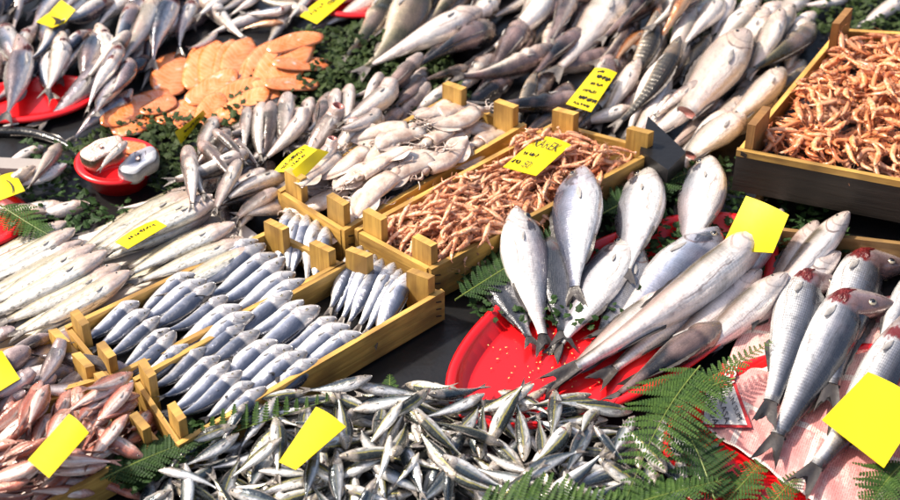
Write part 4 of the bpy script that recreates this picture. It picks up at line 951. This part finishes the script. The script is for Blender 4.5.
# --- blue-grey fish in their two crates: shingled rows
def row(kind, h0, h1, n, vec, lab, cat, group, roll=(math.pi, .3), jit=1.7, jl=.08, tol=.68, ms=.3, z=None, slope=.2):
    for i in range(n):
        f = i/(n-1) if n > 1 else 0; hx = h0[0]+(h1[0]-h0[0])*f+random.gauss(0, jit*.6); hy = h0[1]+(h1[1]-h0[1])*f+random.gauss(0, jit*.6)
        k = 1+random.gauss(0, jl); tl = (hx+vec[0]*k+random.gauss(0, jit), hy+vec[1]*k+random.gauss(0, jit)); v = random.randrange(len(kind.vars)); rl = roll[0]+random.gauss(0, roll[1]); lb = lab % ORD[i] if '%s' in lab else lab
        if z is None: lay(kind, (hx, hy), tl, v, rl, lb, cat, group, tol, 0, ms); continue
        # packed side by side, every fish at the same tilt: tails low, heads on the row behind
        zz = z+random.gauss(0, .0015); a, b = P(hx, hy, zz+.018), P(*tl, zz-.018); L = math.hypot(a[0]-b[0], a[1]-b[1]); th = math.atan2(a[1]-b[1], a[0]-b[0]); c, q = math.cos(th), math.sin(th)
        xa = Vector((c, q, slope)).normalized(); za = Vector((-slope*c, -slope*q, 1)).normalized(); ya = za.cross(xa)
        mw = Matrix.Translation(((a[0]+b[0])/2, (a[1]+b[1])/2, zz)) @ Matrix((xa, ya, za)).transposed().to_4x4() @ Matrix.Rotation(rl, 4, 'X') @ Matrix.Scale(L, 4)
        kind.make(v, mw, lb, cat, group); hm_put(np.array([a[0], (a[0]+b[0])/2]), np.array([a[1], (a[1]+b[1])/2]), np.array([zz+.03, zz+.03]))
gJ, gK = 'fish in the rear blue-grey crate', 'fish in the front blue-grey crate'
row(K['tail_up'], (290, 208), (326, 226), 5, (-14, 66), '%s from the left of the upright fish in the rear blue-grey crate', 'fish', gJ, z=.060)
row(K['blue'], (254, 237), (304, 279), 6, (-76, 62), '%s fish from the top in the right slanting row of the rear blue-grey crate', 'fish', gJ, z=.062)
row(K['blue'], (194, 269), (250, 312), 6, (-78, 62), '%s fish from the top in the middle slanting row of the rear blue-grey crate', 'fish', gJ, z=.062)
row(K['blue'], (138, 298), (188, 344), 6, (-62, 58), '%s fish from the top in the left slanting row of the rear blue-grey crate', 'fish', gJ, z=.062)
row(K['tail_up'], (360, 246), (410, 272), 7, (-36, 70), '%s from the left of the upright fish in the front blue-grey crate', 'fish', gK, z=.060)
row(K['blue'], (292, 292), (360, 330), 6, (-78, 62), '%s fish from the top in the right slanting row of the front blue-grey crate', 'fish', gK, z=.062)
row(K['blue'], (246, 324), (318, 358), 6, (-78, 62), '%s fish from the top in the second slanting row of the front blue-grey crate', 'fish', gK, z=.062)
row(K['blue'], (204, 346), (264, 386), 6, (-64, 66), '%s fish from the top in the third slanting row of the front blue-grey crate', 'fish', gK, z=.062)

# --- split pale fish in the foam box
row(K['split'], (194, 190), (262, 250), 14, (-118, 50), '%s split fish from the top in the right half of the foam box', 'fish', 'split fish in the foam box', (0, .15), 1.5, tol=.2)
row(K['split'], (66, 226), (138, 284), 14, (-124, 56), '%s split fish from the top in the left half of the foam box', 'fish', 'split fish in the foam box', (0, .15), 1.5, tol=.2)

# --- hake
def pl(k, i, h, t, roll, lab, cat='fish', group=None, **kw): return lay(K[k], h, t, i, roll, lab, cat, group, **kw)
heap(K['hake'], [(-20, 352), (60, 340), (98, 376), (60, 398), (-20, 412)], 8, (.20, .25), 28, 20, 'greyish hake heaped behind the red mullet', 'hake', 'hake low in the crate', .5, .5, .07)
pl('hake', 0, (30, 398), (-40, 420), .2, 'pale hake half hidden behind the red mullet', 'hake')
pl('hake', 1, (20, 350), (-50, 360), .2, 'grey hake behind the left yellow card', 'hake')
pl('hake', 2, (68, 404), (-10, 418), .3, 'pale hake lying along the upper edge of the red mullet', 'hake')
pl('hake', 0, (52, 336), (-8, 366), 2.6, 'dark grey hake just below the crate post behind the left card', 'hake')
pl('hake_cut', 0, (64, 342), (36, 392), .4, 'white hake with its dark red cut end pointing up', 'hake')
pl('hake', 1, (94, 364), (20, 392), .2, 'lilac grey hake slanting towards the crate corner', 'hake')
pl('hake_cut', 1, (38, 374), (-30, 408), .2, 'hake with a red cut end beside the left yellow card', 'hake')
pl('hake_cut', 2, (28, 368), (-30, 388), .2, 'hake with a dark cut end under the left yellow card', 'hake')
pl('hake', 2, (96, 382), (30, 402), .2, 'pale hake in front of the lilac one', 'hake')

# --- red mullet
def angL(x, y):
    if y > 452: return random.choice((15, 195, 20))
    if x > 75: return 48
    return 70 if y < 435 else 50
heap(K['redmullet'], [(-20, 436), (55, 420), (106, 400), (152, 442), (92, 480), (20, 515), (-20, 520)], 92, (.13, .165), angL, 16, 'small pink red mullet lying with others in the lower left crate', 'red mullet', 'red mullet in the crate', .45, .5, .06)

# --- salmon
def fillet(tip, base, w, label, z=None, lab_cat='salmon', seed=0):
    n, k = 12, 9; rg = random.Random(seed+int(tip[0]*7)); zz = .05
    sp = dict(ts=np.linspace(0, 1, 6), hw=np.array([.1, .2, .22, .22, .2, .12])*w/.2, th=np.array([.02, .035, .04, .04, .035, .02]), cl=np.array([[.5-t, 0, 0] for t in np.linspace(0, 1, 6)]), yoff=np.zeros(6))
    for q in range(4):
        a, b = P(*tip, zz), P(*base, zz); L = math.hypot(a[0]-b[0], a[1]-b[1]); mw, zz = rest(sp, (a[0]+b[0])/2, (a[1]+b[1])/2, math.atan2(a[1]-b[1], a[0]-b[0]), L, 0, .3, .3, put=q == 3)
    mb = MB(); up = []; dn = []; bd = rg.uniform(-.06, .06); tw = rg.uniform(.15, .55)
    for i in range(n):
        t = i/(n-1); ww = w*1.34*math.sqrt(max(.06, 1-abs(2*t-1.0)**3.2))*(1-.12*t); r1 = []; r2 = []
        for j in range(k):
            s = -1+2*j/(k-1); y = s*ww+bd*math.sin(t*3.14); e = (1-abs(s)**3)
            zt = .026*e*(1-.3*t)+.02*math.sin(s*3+i)*.15+tw*s*ww*.5; r1.append((.5-t, y, zt)); r2.append((.5-t, y*.96, -.012*e+tw*s*ww*.5-.004))
        up.append(r1); dn.append(r2)
    uv = [[(i/(n-1)*.5, j/(k-1)) for j in range(k)] for i in range(n)]
    iu = mb.grid(up, uv, 0); idn = mb.grid(dn, uv, 1, flip=True)
    ring = lambda g: [g[0][j] for j in range(k)]+[g[i][k-1] for i in range(1, n)]+[g[n-1][j] for j in range(k-2, -1, -1)]+[g[i][0] for i in range(n-2, 0, -1)]
    A, B = ring(iu), ring(idn)
    for i in range(len(A)): mb.face((A[i], B[i], B[(i+1) % len(A)], A[(i+1) % len(A)]), 0)
    o = link('salmon_fillet', mb.mesh('salmon_fillet', [M['salmon'], M['white_skin']])); o.matrix_world = mw
    tag(o, label, lab_cat, 'salmon fillets')
M['white_skin'] = plain('salmon_skin', (.24, .24, .28), .3, .5, 20, .3, coat=.4)
SAL = [((166, 86), (118, 140), .18, 'long salmon fillet slanting down left of the fan'), ((196, 96), (160, 128), .20, 'broad salmon fillet low at the left of the fan'), ((212, 108), (176, 132), .18, 'salmon fillet lying just behind the narrow yellow card'), ((178, 52), (166, 98), .20, 'rounded salmon fillet at the left end of the fan'), ((206, 44), (190, 90), .14, 'narrow curved salmon fillet second from the left of the fan'),
 ((218, 44), (214, 92), .15, 'upright salmon fillet left of the middle of the fan'), ((234, 42), (222, 92), .14, 'upright salmon fillet behind the white-streaked one'), ((250, 42), (232, 92), .13, 'salmon fillet with a white streak in the middle of the fan'),
 ((266, 40), (244, 92), .13, 'salmon fillet just right of the white-streaked one'), ((282, 38), (254, 96), .13, 'salmon fillet third from the right of the upright ones'), ((296, 37), (262, 98), .13, 'salmon fillet second from the right of the upright ones'),
 ((308, 40), (270, 98), .12, 'pale-topped salmon fillet at the right of the upright ones'),
 ((323, 38), (268, 58), .14, 'uppermost of the three salmon fillets pointing right'), ((331, 54), (272, 72), .15, 'middle one of the three salmon fillets pointing right'), ((319, 76), (264, 92), .17, 'lowest of the three salmon fillets pointing right'),
 ((238, 76), (184, 98), .17, 'salmon fillet lying across the left front of the fan'), ((262, 86), (196, 112), .16, 'broad salmon fillet in the lower row of the fan'), ((270, 98), (206, 124), .15, 'lowest salmon fillet, just behind the grey mullet'), ((222, 96), (200, 124), .2, 'salmon fillet nearest the narrow yellow card'),
 ((148, 92), (104, 130), .17, 'dark orange salmon piece above the red bowl'), ((174, 94), (142, 116), .2, 'small salmon piece between the fan and the bowl'), ((150, 138), (108, 164), .15, 'salmon piece inside the red bowl between two steaks')]
for i, (a, b, w, l) in enumerate(SAL): fillet(a, b, w, l, seed=i)
pl('black', 0, (298, 100), (240, 120), .3, 'blue-grey fish along the lower edge of the salmon', 'fish', lmul=1.0)

# fish steaks in the bowl
def steak(px, py, rx, label, rot, shiny):
    z = hm_px(px, py)+.02; p = P(px, py, z); root = bpy.data.objects.new('fish_steak', None); COL.objects.link(root); root.location = p; root.rotation_euler = (.25, -.2, rot); tag(root, label, 'fish steak', 'fish steaks in the bowl')
    k = 26; th = np.linspace(0, 6.283, k, endpoint=False)
    def oc(s, z): return [(rx*s*math.cos(t)*(1+.06*math.sin(3*t)), rx*.62*s*math.sin(t)*(1+.16*math.cos(2*t)+.08*math.sin(5*t)), z) for t in th]
    mb = MB(); g = [oc(.75, -.024), oc(1.0, -.016), oc(1.05, 0), oc(1.0, .016), oc(.94, .022)]; mb.grid(g, [[(j/k, i/5) for j in range(k)] for i in range(5)], 0, closed=True); link('skin', mb.mesh('skin', [M['bream' if shiny else 'olive']]), root)
    mb = MB(); g = [oc(.94, .022), oc(.8, .027), oc(.5, .025), oc(.15, .022)]; ids = mb.grid(g, [[(j/k, i/5) for j in range(k)] for i in range(4)], 0, closed=True); mb.face(ids[-1]); link('flesh', mb.mesh('flesh', [M['bream_blue' if shiny else 'steak']]), root)
    mb = MB(); mb.tube([(0, .004, -.01), (0, .004, .0275)], .005, 8); link('bone', mb.mesh('bone', [M['steak']]), root)
    hm_poly([np.array(p)+np.array(q) for q in oc(1, 0)], z+.02)
def steak_mat():
    t = NT('steak_flesh'); obj = t.n('ShaderNodeTexCoord').outputs['Object']; n = t.noise(obj, 40, 3)
    w = t.n('ShaderNodeTexWave', wave_type='RINGS', rings_direction='Z'); t.l(obj, w.inputs['Vector']); w.inputs['Scale'].default_value = 38; w.inputs['Distortion'].default_value = 9; w.inputs['Detail'].default_value = 2; w.inputs['Detail Scale'].default_value = 3
    c = t.mix(w.outputs[1], (.50, .32, .27), (.64, .50, .44)); c = t.mix(t.ramp(n, [(.58, 0.0), (.7, .8)]), c, (.36, .10, .08))
    t.p(Base_Color=c, Roughness=.25, Normal=t.bump(w.outputs[1], .3, .004)); t.b.inputs['Coat Weight'].default_value = .7; return t.mat
M['steak'] = steak_mat()
steak(104, 154, .052, 'pale fish steak at the back of the red bowl', .4, False); steak(140, 166, .050, 'silvery fish steak at the right side of the red bowl', .7, True)

pl('mullet', 1, (128, 143), (92, 162), .3, 'small grey fish lying over the back steak in the red bowl', 'fish', lift=.004); pl('white', 1, (156, 168), (112, 178), .2, 'small silver fish lying along the front of the red bowl', 'fish', lift=.004)
fillet((158, 146), (108, 150), .17, 'salmon strip laid over the steaks at the back of the red bowl', seed=77)

# --- grey mullet between the salmon and the squid
gm = 'grey mullet in the middle heap'
heap(K['mullet'], [(185, 150), (230, 130), (330, 110), (430, 80), (430, 100), (345, 160), (270, 185), (250, 230), (205, 205), (185, 195)], 55, (.17, .22), lambda x, y: 60 if x < 240 else 45, 18, 'grey mullet in the heap between the salmon and the squid crate', 'fish', gm, .5, .45, .04)
row(K['mullet'], (248, 108), (350, 88), 9, (-8, 48), '%s from the left of the upright grey mullet below the salmon', 'fish', gm, (0, .5), 2.5)
for i, (h, t) in enumerate((((398, 80), (338, 132)), ((426, 90), (372, 138)), ((345, 112), (290, 158)), ((312, 118), (262, 160)), ((362, 128), (318, 168)), ((340, 152), (296, 186)), ((382, 104), (336, 146)))):
    pl('mullet_open', i, h, t, random.uniform(-.4, .4), 'grey mullet with its pink mouth gaping towards the upper right', 'fish', 'gaping grey mullet', tol=.45)
for i, (h, t) in enumerate((((262, 150), (205, 200)), ((284, 158), (216, 208)), ((300, 172), (232, 216)), ((276, 190), (224, 224)), ((200, 140), (236, 182)), ((186, 150), (198, 204)), ((214, 132), (250, 160)), ((190, 160), (194, 204)), ((240, 168), (206, 214)))):
    pl('mullet', i+1, h, t, random.uniform(-.5, .5), 'grey mullet fanned out beside the squid crate post', 'fish', 'fanned grey mullet', tol=.45)
pl('mullet_open', 1, (233, 148), (262, 166), .2, 'grey mullet with a red mouth facing left in the middle heap', 'fish', gm)

# --- left edge
pl('eel', 0, (-30, 128), (112, 138), .0, 'long black eel with wet shine at the left edge', 'eel')
pl('bream', 0, (68, 168), (0, 190), .2, 'pale silvery fish behind the left yellow card with black mark', 'fish', lift=.025)
pl('white', 1, (68, 206), (-20, 214), .2, 'white fish above the shadowed red tray', 'fish')
mb = MB(); mb.box(P(-8, 165, .05), np.array([.115, -.008, 0]), np.array([.0, .02, 0]), np.array([0, 0, .008])); tag(link('grey_board', mb.mesh('grey_board', [M['grey']], False)), 'grey board at the left edge below the black eel', 'board')

# --- blue-backed fish of the upper left corner
heap(K['bonito'], [(-20, -20), (240, -20), (215, 8), (150, 55), (105, 95), (60, 80), (-20, 85)], 40, (.21, .28), 55, 20, 'blue-backed fish half buried among those in the upper left', 'fish', 'blue-backed fish low in the heap', .5, .45, .03)
A = [((4, -6), (-20, 40), 'bonito'), ((22, -12), (14, 28), 'white'), ((84, -14), (60, 14), 'bonito'), ((150, -16), (160, 30), 'white_gill'), ((212, -22), (184, 18), 'bonito'), ((0, 18), (22, 78), 'bonito'), ((88, 32), (44, 66), 'bonito'),
 ((160, 0), (120, 64), 'white'), ((176, -8), (140, 54), 'bonito'), ((138, 2), (112, 66), 'bonito'), ((28, 46), (6, 124), 'bonito'), ((66, 42), (50, 100), 'white_gill'), ((114, 2), (52, 44), 'bonito'), ((100, 32), (116, 84), 'white_gill'), ((118, 64), (34, 124), 'bonito'), ((134, 62), (86, 104), 'mullet'),
 ((196, -2), (250, 36), 'white_gill'), ((218, 34), (188, 54), 'white'), ((152, 68), (140, 88), 'white'), ((0, 60), (-30, 110), 'bonito'), ((196, 0), (166, 46), 'bonito')]
AL = ['blue fish cut by the upper left corner', 'pale fish above the creased yellow card', 'dark fish just right of the creased yellow card', 'pale fish cut by the top edge with a red gill', 'dark fish cut by the top edge above the salmon', 'white-bellied fish left of the creased card', 'dark-backed fish half buried beneath the creased card',
 'pale slender fish left of the rounded salmon fillet', 'dark-headed fish slanting down towards the salmon', 'fish with a blue flank standing upright above the salmon', 'white and blue fish with an open red gill, lying on the red tray', 'white-bellied upright fish with a dark red gill', 'blue-backed fish pointing up from the creased card', 'white fish with a red gill bent over its neighbours', 'long dark blue fish pointing down to the bare red tray', 'purplish fish below the dark blue one',
 'long white fish sloping down to the salmon', 'small curled white fish above the salmon', 'white scrap of fish beside the rounded salmon fillet', 'blue fish at the left edge above the red tray', 'dark fish right behind the fan of salmon']
for i, ((h, t, k), l) in enumerate(zip(A, AL)): pl(k, i, h, t, math.pi*(i % 3 == 0)+random.gauss(0, .4), l, 'fish', 'blue-backed fish in the upper left', tol=.45)
heap(K['bonito'], [(-10, -15), (230, -15), (215, 10), (100, 15), (-10, 40)], 1, (.26, .32), 55, 15, 'blue-backed fish half hidden along the top edge', 'fish', 'blue-backed fish along the top edge', .5, .45, .05)
# --- few fish at the top centre
heap(K['bonito'], [(90, 96), (128, 66), (146, 62), (128, 100), (96, 118)], 6, (.20, .25), 48, 18, 'dark fish lying between the corner tray and the salmon', 'fish', 'dark fish beside the salmon', .5, .45, .03)
heap(K['white'], [(0, 150), (40, 175), (70, 200), (40, 225), (-20, 215)], 5, (.16, .20), 15, 15, 'pale fish heaped at the left edge near the small red bowl', 'fish', 'pale fish at the left edge', .4, .45, .03)
heap(K['white'], [(205, -20), (345, -20), (300, 22), (230, 28)], 12, (.18, .24), 30, 25, 'pale fish half hidden at the top edge above the salmon', 'fish', 'pale fish low at the top centre', .5, .45, .03)
for i, (h, t, k, l) in enumerate((((262, -2), (226, 14), 'white', 'pale green fish at the top edge above the salmon'), ((284, 24), (236, 24), 'orange', 'slim orange fish just above the salmon'), ((294, 14), (238, 16), 'bonito', 'white and blue fish pointing right above the salmon'), ((312, -8), (286, 18), 'white', 'pale fish behind the card at the top edge'), ((392, -10), (318, 28), 'white', 'long pinkish fish running up right from the top edge card'), ((362, -12), (300, 10), 'white', 'pale fish behind the pinkish one at the top edge'))):
    pl(k, i, h, t, .2, l, 'fish', 'fish at the top centre')

# --- heap of big fish at the top, behind the crates
ug = 'big fish heaped behind the crates'
heap(K['black'], [(420, -20), (720, -20), (680, 70), (650, 125), (520, 125), (440, 70)], 48, (.26, .33), 42, 14, 'dark fish buried in the heap behind the crates', 'fish', 'dark fish low in the heap', .6, .45, .04)
heap(K['white'], [(690, 0), (800, 10), (790, 70), (700, 150), (650, 150), (640, 90)], 32, (.26, .33), 45, 10, 'white fish low in the heap left of the big shrimp crate', 'fish', 'white fish low in the heap', .4, .45, .04)
RR = [((398, -8), (344, 70), 'olive', 'olive fish lying on the parsley, leftmost of the big heap'), ((484, 12), (355, 68), 'white', 'long whitish fish under the olive ones on the parsley'), ((424, -12), (376, 90), 'olive_gill', 'fat olive fish with its gill folds bared, on the parsley'), ((462, -14), (424, 30), 'olive', 'greenish fish at the top edge beside the fat olive one'),
 ((498, 14), (414, 78), 'black', 'dark-backed fish with pale belly folds above the squid crate'), ((470, 64), (416, 84), 'olive', 'small olive fish just behind the squid crate'), ((500, -10), (452, 36), 'white_gill', 'pinkish white fish at the top edge above the squid crate'), ((528, 22), (476, 94), 'black', 'dark fish with a curled belly behind the squid crate post'), ((556, -10), (496, 60), 'white', 'pale fish sloping down between two dark ones'),
 ((588, 20), (520, 78), 'black', 'blue-black fish in the middle of the top heap'), ((626, -8), (546, 84), 'white_gill', 'long pinkish white fish with a dark red gill at the top edge'), ((540, -12), (520, 18), 'white_gill', 'fish with a red gill cut by the top edge'), ((656, -2), (606, 38), 'black', 'blue-black fish with wet highlights near the top edge'), ((648, 26), (606, 64), 'orange', 'tan orange fish left of the upright silver one'), ((662, 2), (640, 46), 'orange', 'orange-red fish pointing up at the top edge'), ((696, -8), (660, 38), 'orange', 'orange fish at the top edge left of the white ones'),
 ((662, 26), (622, 96), 'scaly', 'silver scaly fish standing up behind the card with five lines'), ((712, 30), (676, 78), 'scaly', 'short dark scaly fish with pale speckles along its back'), ((684, 52), (624, 122), 'scaly', 'big dark scaly fish right of the card with five lines'), ((724, -6), (682, 52), 'white', 'broad white fish at the top edge behind the scaly ones'), ((772, 2), (712, 58), 'white', 'long white fish right of the broad one at the top'), ((782, 20), (744, 82), 'white', 'white fish with a yellowish head near the big shrimp crate'),
 ((746, 44), (656, 140), 'cutfish', 'long white fish with a square cut tail end'), ((818, 24), (752, 84), 'olive', 'olive fish behind the post of the big shrimp crate'), ((812, 48), (762, 84), 'scaly', 'grey speckled fish against the rim of the big shrimp crate'), ((786, 72), (712, 142), 'white', 'white fish along the left rim of the big shrimp crate'), ((536, 70), (512, 130), 'scaly', 'grey-faced fish peeping over the squid crate post'), ((640, 70), (594, 122), 'white', 'white fish under the card with five lines'), ((634, 108), (560, 128), 'white', 'smooth white fish lying across behind the long shrimp crate'),
 ((744, 112), (662, 172), 'cutfish', 'white cut fish nearest the black box'), ((700, 88), (650, 108), 'mullet', 'small pinkish fish between the scaly and the cut one'), ((910, -4), (850, 32), 'white', 'white fish in the upper right corner'), ((856, -6), (796, 14), 'white', 'pale fish at the top edge above the big shrimp crate')]
for i, (h, t, k, l) in enumerate(RR): pl(k, i, h, t, ({'black': math.pi-.65, 'scaly': math.pi-.3, 'olive': math.pi-.25, 'olive_gill': math.pi-.2}.get(k, 0))+random.gauss(0, .25), l, 'fish', ug, tol=.4)
c = [np.array(P(*q, .11)) for q in ((648, 116), (686, 152), (668, 170), (640, 150))]; mb = MB(); t = [mb.vert(p) for p in c]; b = [mb.vert(np.array([p[0], p[1], .01])) for p in c]; mb.face(t[::-1]); mb.face(b)
for i in range(4): mb.face((b[i], t[i], t[(i+1) % 4], b[(i+1) % 4]))
tag(link('black_box', mb.mesh('black_box', [M['black_plastic']], False)), 'black box corner beside the right end of the long shrimp crate', 'box')

# --- bream in the red tray
M['scrap'] = plain('scale_specks', (.72, .42, .12), .25, .4, 40, .2, coat=.6)
bg = 'fish in the red tray'
pl('bream_dark', 0, (492, 270), (536, 346), .2, 'dark bream half hidden under the leftmost upright one', 'sea bream', bg); pl('bream_dark', 1, (562, 236), (562, 346), .2, 'dark bream tucked behind the left two upright ones', 'sea bream', bg)
pl('bream_dark', 0, (640, 250), (598, 344), .2, 'dark bream in the middle of the tray under the others', 'sea bream', bg)
pl('bream', 0, (712, 158), (686, 272), -.45, 'bluish bream standing upright just left of the yellow card', 'sea bream', bg, lift=.01); pl('bream', 1, (650, 168), (624, 290), -.5, 'bream upright at the back, third from the left', 'sea bream', bg, lift=.01)
pl('bream_blue', 1, (582, 176), (572, 296), -.45, 'blue-headed upright bream, second from the left', 'sea bream', bg, lift=.01); pl('bream', 3, (514, 220), (543, 344), math.pi+.4, 'leftmost upright bream with its tail on the bare red tray', 'sea bream', bg, lift=.005)
pl('longbass', 0, (792, 162), (722, 270), .12, 'pale fish whose head shows above the yellow card', 'fish', bg); pl('longbass', 1, (826, 176), (752, 276), .12, 'pale fish just right of the yellow card, higher one', 'fish', bg)
pl('bream_blue', 0, (718, 234), (598, 346), 3.0, 'dark-faced bream lying left of the yellow card', 'sea bream', bg); pl('longbass', 2, (848, 216), (742, 314), .12, 'pale fish pointing right, below the yellow card', 'fish', bg)
pl('bream', 2, (634, 230), (552, 344), -.3, 'slanting pale bream crossing the two upright ones', 'sea bream', bg)
pl('longbass', 3, (840, 250), (704, 338), .12, 'pale fish resting its head near the bass with red gills', 'fish', bg, tol=.6)
pl('longbass', 3, (744, 268), (588, 384), .12, 'pale fish half hidden beside the longest one', 'fish', bg, tol=.6)
pl('longbass', 1, (674, 288), (538, 387), .12, 'pale fish whose dark tail fans out on the bare red tray', 'fish', bg, tol=.6); pl('longbass', 0, (770, 249), (552, 397), .12, 'longest pale fish, its head at the card and its tail lowest on the tray', 'fish', bg, tol=.6)
pl('longbass', 2, (759, 280), (622, 388), .12, 'pale fish squeezed between the longest one and its shorter neighbour', 'fish', bg, tol=.6); pl('longbass', 3, (785, 287), (650, 384), .12, 'pale fish lying above the black-backed one', 'fish', bg, tol=.6)
pl('blackbass', 0, (722, 332), (600, 406), 2.6, 'black-backed fish at the front of the red tray', 'fish', bg, tol=.6)
mb = MB()
for q in range(70):
    x, y = random.gauss(545, 40), random.gauss(358, 18)
    if not (470 < x < 640 and 315 < y < 398): continue
    p = P(x, y, .0215); a = random.uniform(0, 3.1); r = random.uniform(.0012, .0032); mb.dome(p, np.array([math.cos(a), math.sin(a), 0])*r, np.array([-math.sin(a), math.cos(a), 0])*r*.6, np.array([0, 0, r*.3]), 0, 7, 2)
tag(link('fish_scales', mb.mesh('fish_scales', [M['scrap']])), 'tiny loose scales and specks scattered on the bare red tray', 'fish scales', kind='stuff')

# --- sea bass on the newspaper
newspaper()
qg = 'sea bass on the newspaper'
pl('bass_s', 0, (918, 318), (806, 500), math.pi+.2, 'sea bass under the largest yellow card', 'sea bass', qg); pl('bass_s', 1, (925, 262), (868, 372), math.pi+.2, 'sea bass cut by the right edge', 'sea bass', qg)
pl('bass', 0, (874, 232), (812, 412), math.pi+.1, 'rearmost sea bass with a red gill below the dark brown crate', 'sea bass', qg); pl('bass', 1, (814, 254), (764, 432), math.pi+.2, 'sea bass with gaping dark red gill, left one of three', 'sea bass', qg); pl('bass', 2, (858, 282), (766, 464), math.pi+.1, 'sea bass with a bright red open gill, front one of three', 'sea bass', qg)

# --- the silver heap in front
def angN(x, y):
    if x < 270 and y < 470: return random.choice((28, 25, 208, 35))
    if y < 425: return random.choice((15, 195, 5, 170))
    return random.uniform(0, 360)
NP = [(130, 505), (165, 474), (215, 440), (265, 412), (330, 398), (400, 392), (470, 398), (540, 408), (612, 418), (650, 436), (700, 440), (690, 500), (640, 520), (130, 520)]
heap(K['mack'], NP, 298, (.128, .168), angN, 14, 'small silver horse mackerel in the front heap', 'fish', 'horse mackerel in the front heap', .5, .42, .04)
for i, (h, t, l) in enumerate((((404, 412), (360, 452), 'horse mackerel slanting up to the ridge of the front heap'), ((412, 414), (468, 452), 'yellow-backed horse mackerel sloping down right from the ridge'), ((392, 445), (376, 492), 'horse mackerel with a bloody gill and yellow flank in the front heap'), ((420, 446), (392, 474), 'short horse mackerel with a bloody gill beside the yellow-flanked one'), ((440, 464), (512, 488), 'clean silver horse mackerel low in the middle of the front heap'), ((592, 432), (632, 466), 'blue-backed horse mackerel beside the big fern'), ((318, 452), (300, 500), 'horse mackerel hanging down below the yellow card'), ((284, 446), (222, 478), 'horse mackerel whose head touches the yellow card'))):
    pl('mack', i*2, h, t, random.gauss(0, .4), l, 'fish', 'horse mackerel on top of the front heap', tol=.3)
all_cards(); late_ferns()

# ------------------------------------------------------------------ daylight
AZ = np.array([-.62, .10, .78]); AZ = AZ/np.linalg.norm(AZ)
sun = bpy.data.lights.new('sun', 'SUN'); sun.energy = 4.4; sun.angle = R(3); sun.color = (1, .91, .78); so = bpy.data.objects.new('sun', sun); COL.objects.link(so)
so.rotation_euler = Vector(AZ).to_track_quat('Z', 'Y').to_euler()
w = bpy.data.worlds.new('World'); SC.world = w; w.use_nodes = True; nt = w.node_tree; bgn = nt.nodes['Background']; sky = nt.nodes.new('ShaderNodeTexSky'); sky.sky_type = 'NISHITA'; sky.sun_disc = False; sky.dust_density = 5.0; sky.ozone_density = .4
sky.sun_elevation = math.asin(AZ[2]); sky.sun_rotation = math.atan2(AZ[0], AZ[1]); nt.links.new(sky.outputs[0], bgn.inputs[0]); bgn.inputs[1].default_value = .125
SC.view_settings.view_transform = 'Standard'; SC.view_settings.look = 'None'; SC.view_settings.gamma = 1; SC.view_settings.exposure = .68; SC.view_settings.use_curve_mapping = False
SC.cycles.max_bounces = 5; SC.cycles.use_denoising = True; SC.cycles.sample_clamp_indirect = 6

# individuals wholly buried in their heap, of which no view shows anything, are taken out
bpy.context.view_layer.update(); dg = bpy.context.evaluated_depsgraph_get()
def shows(o, need=2, tries=70):
    me = o.data; mw = o.matrix_world; n = len(me.polygons); hit = 0; rg = random.Random(5); cv = Vector(CAM)
    for k in range(tries):
        f = me.polygons[rg.randrange(n)]; p = mw @ f.center; nn = mw.to_3x3() @ f.normal; d = p-cv
        if nn.dot(d) > 0: continue
        x, y = to_px(p)
        if not (-8 < x < 908 and -8 < y < 508): continue
        r = SC.ray_cast(dg, cv, d.normalized())
        if r[0] and (r[1]-p).length < .004: hit += 1
        if hit >= need: return True
    return False
gone = 0
for o in HEAP:
    if not shows(o): o['buried'] = 1
for o in HEAP:
    if o.get('buried'):
        for ch in list(o.children): bpy.data.objects.remove(ch)
        bpy.data.objects.remove(o); gone += 1
print('buried individuals removed:', gone, 'kept', len(HEAP)-gone)
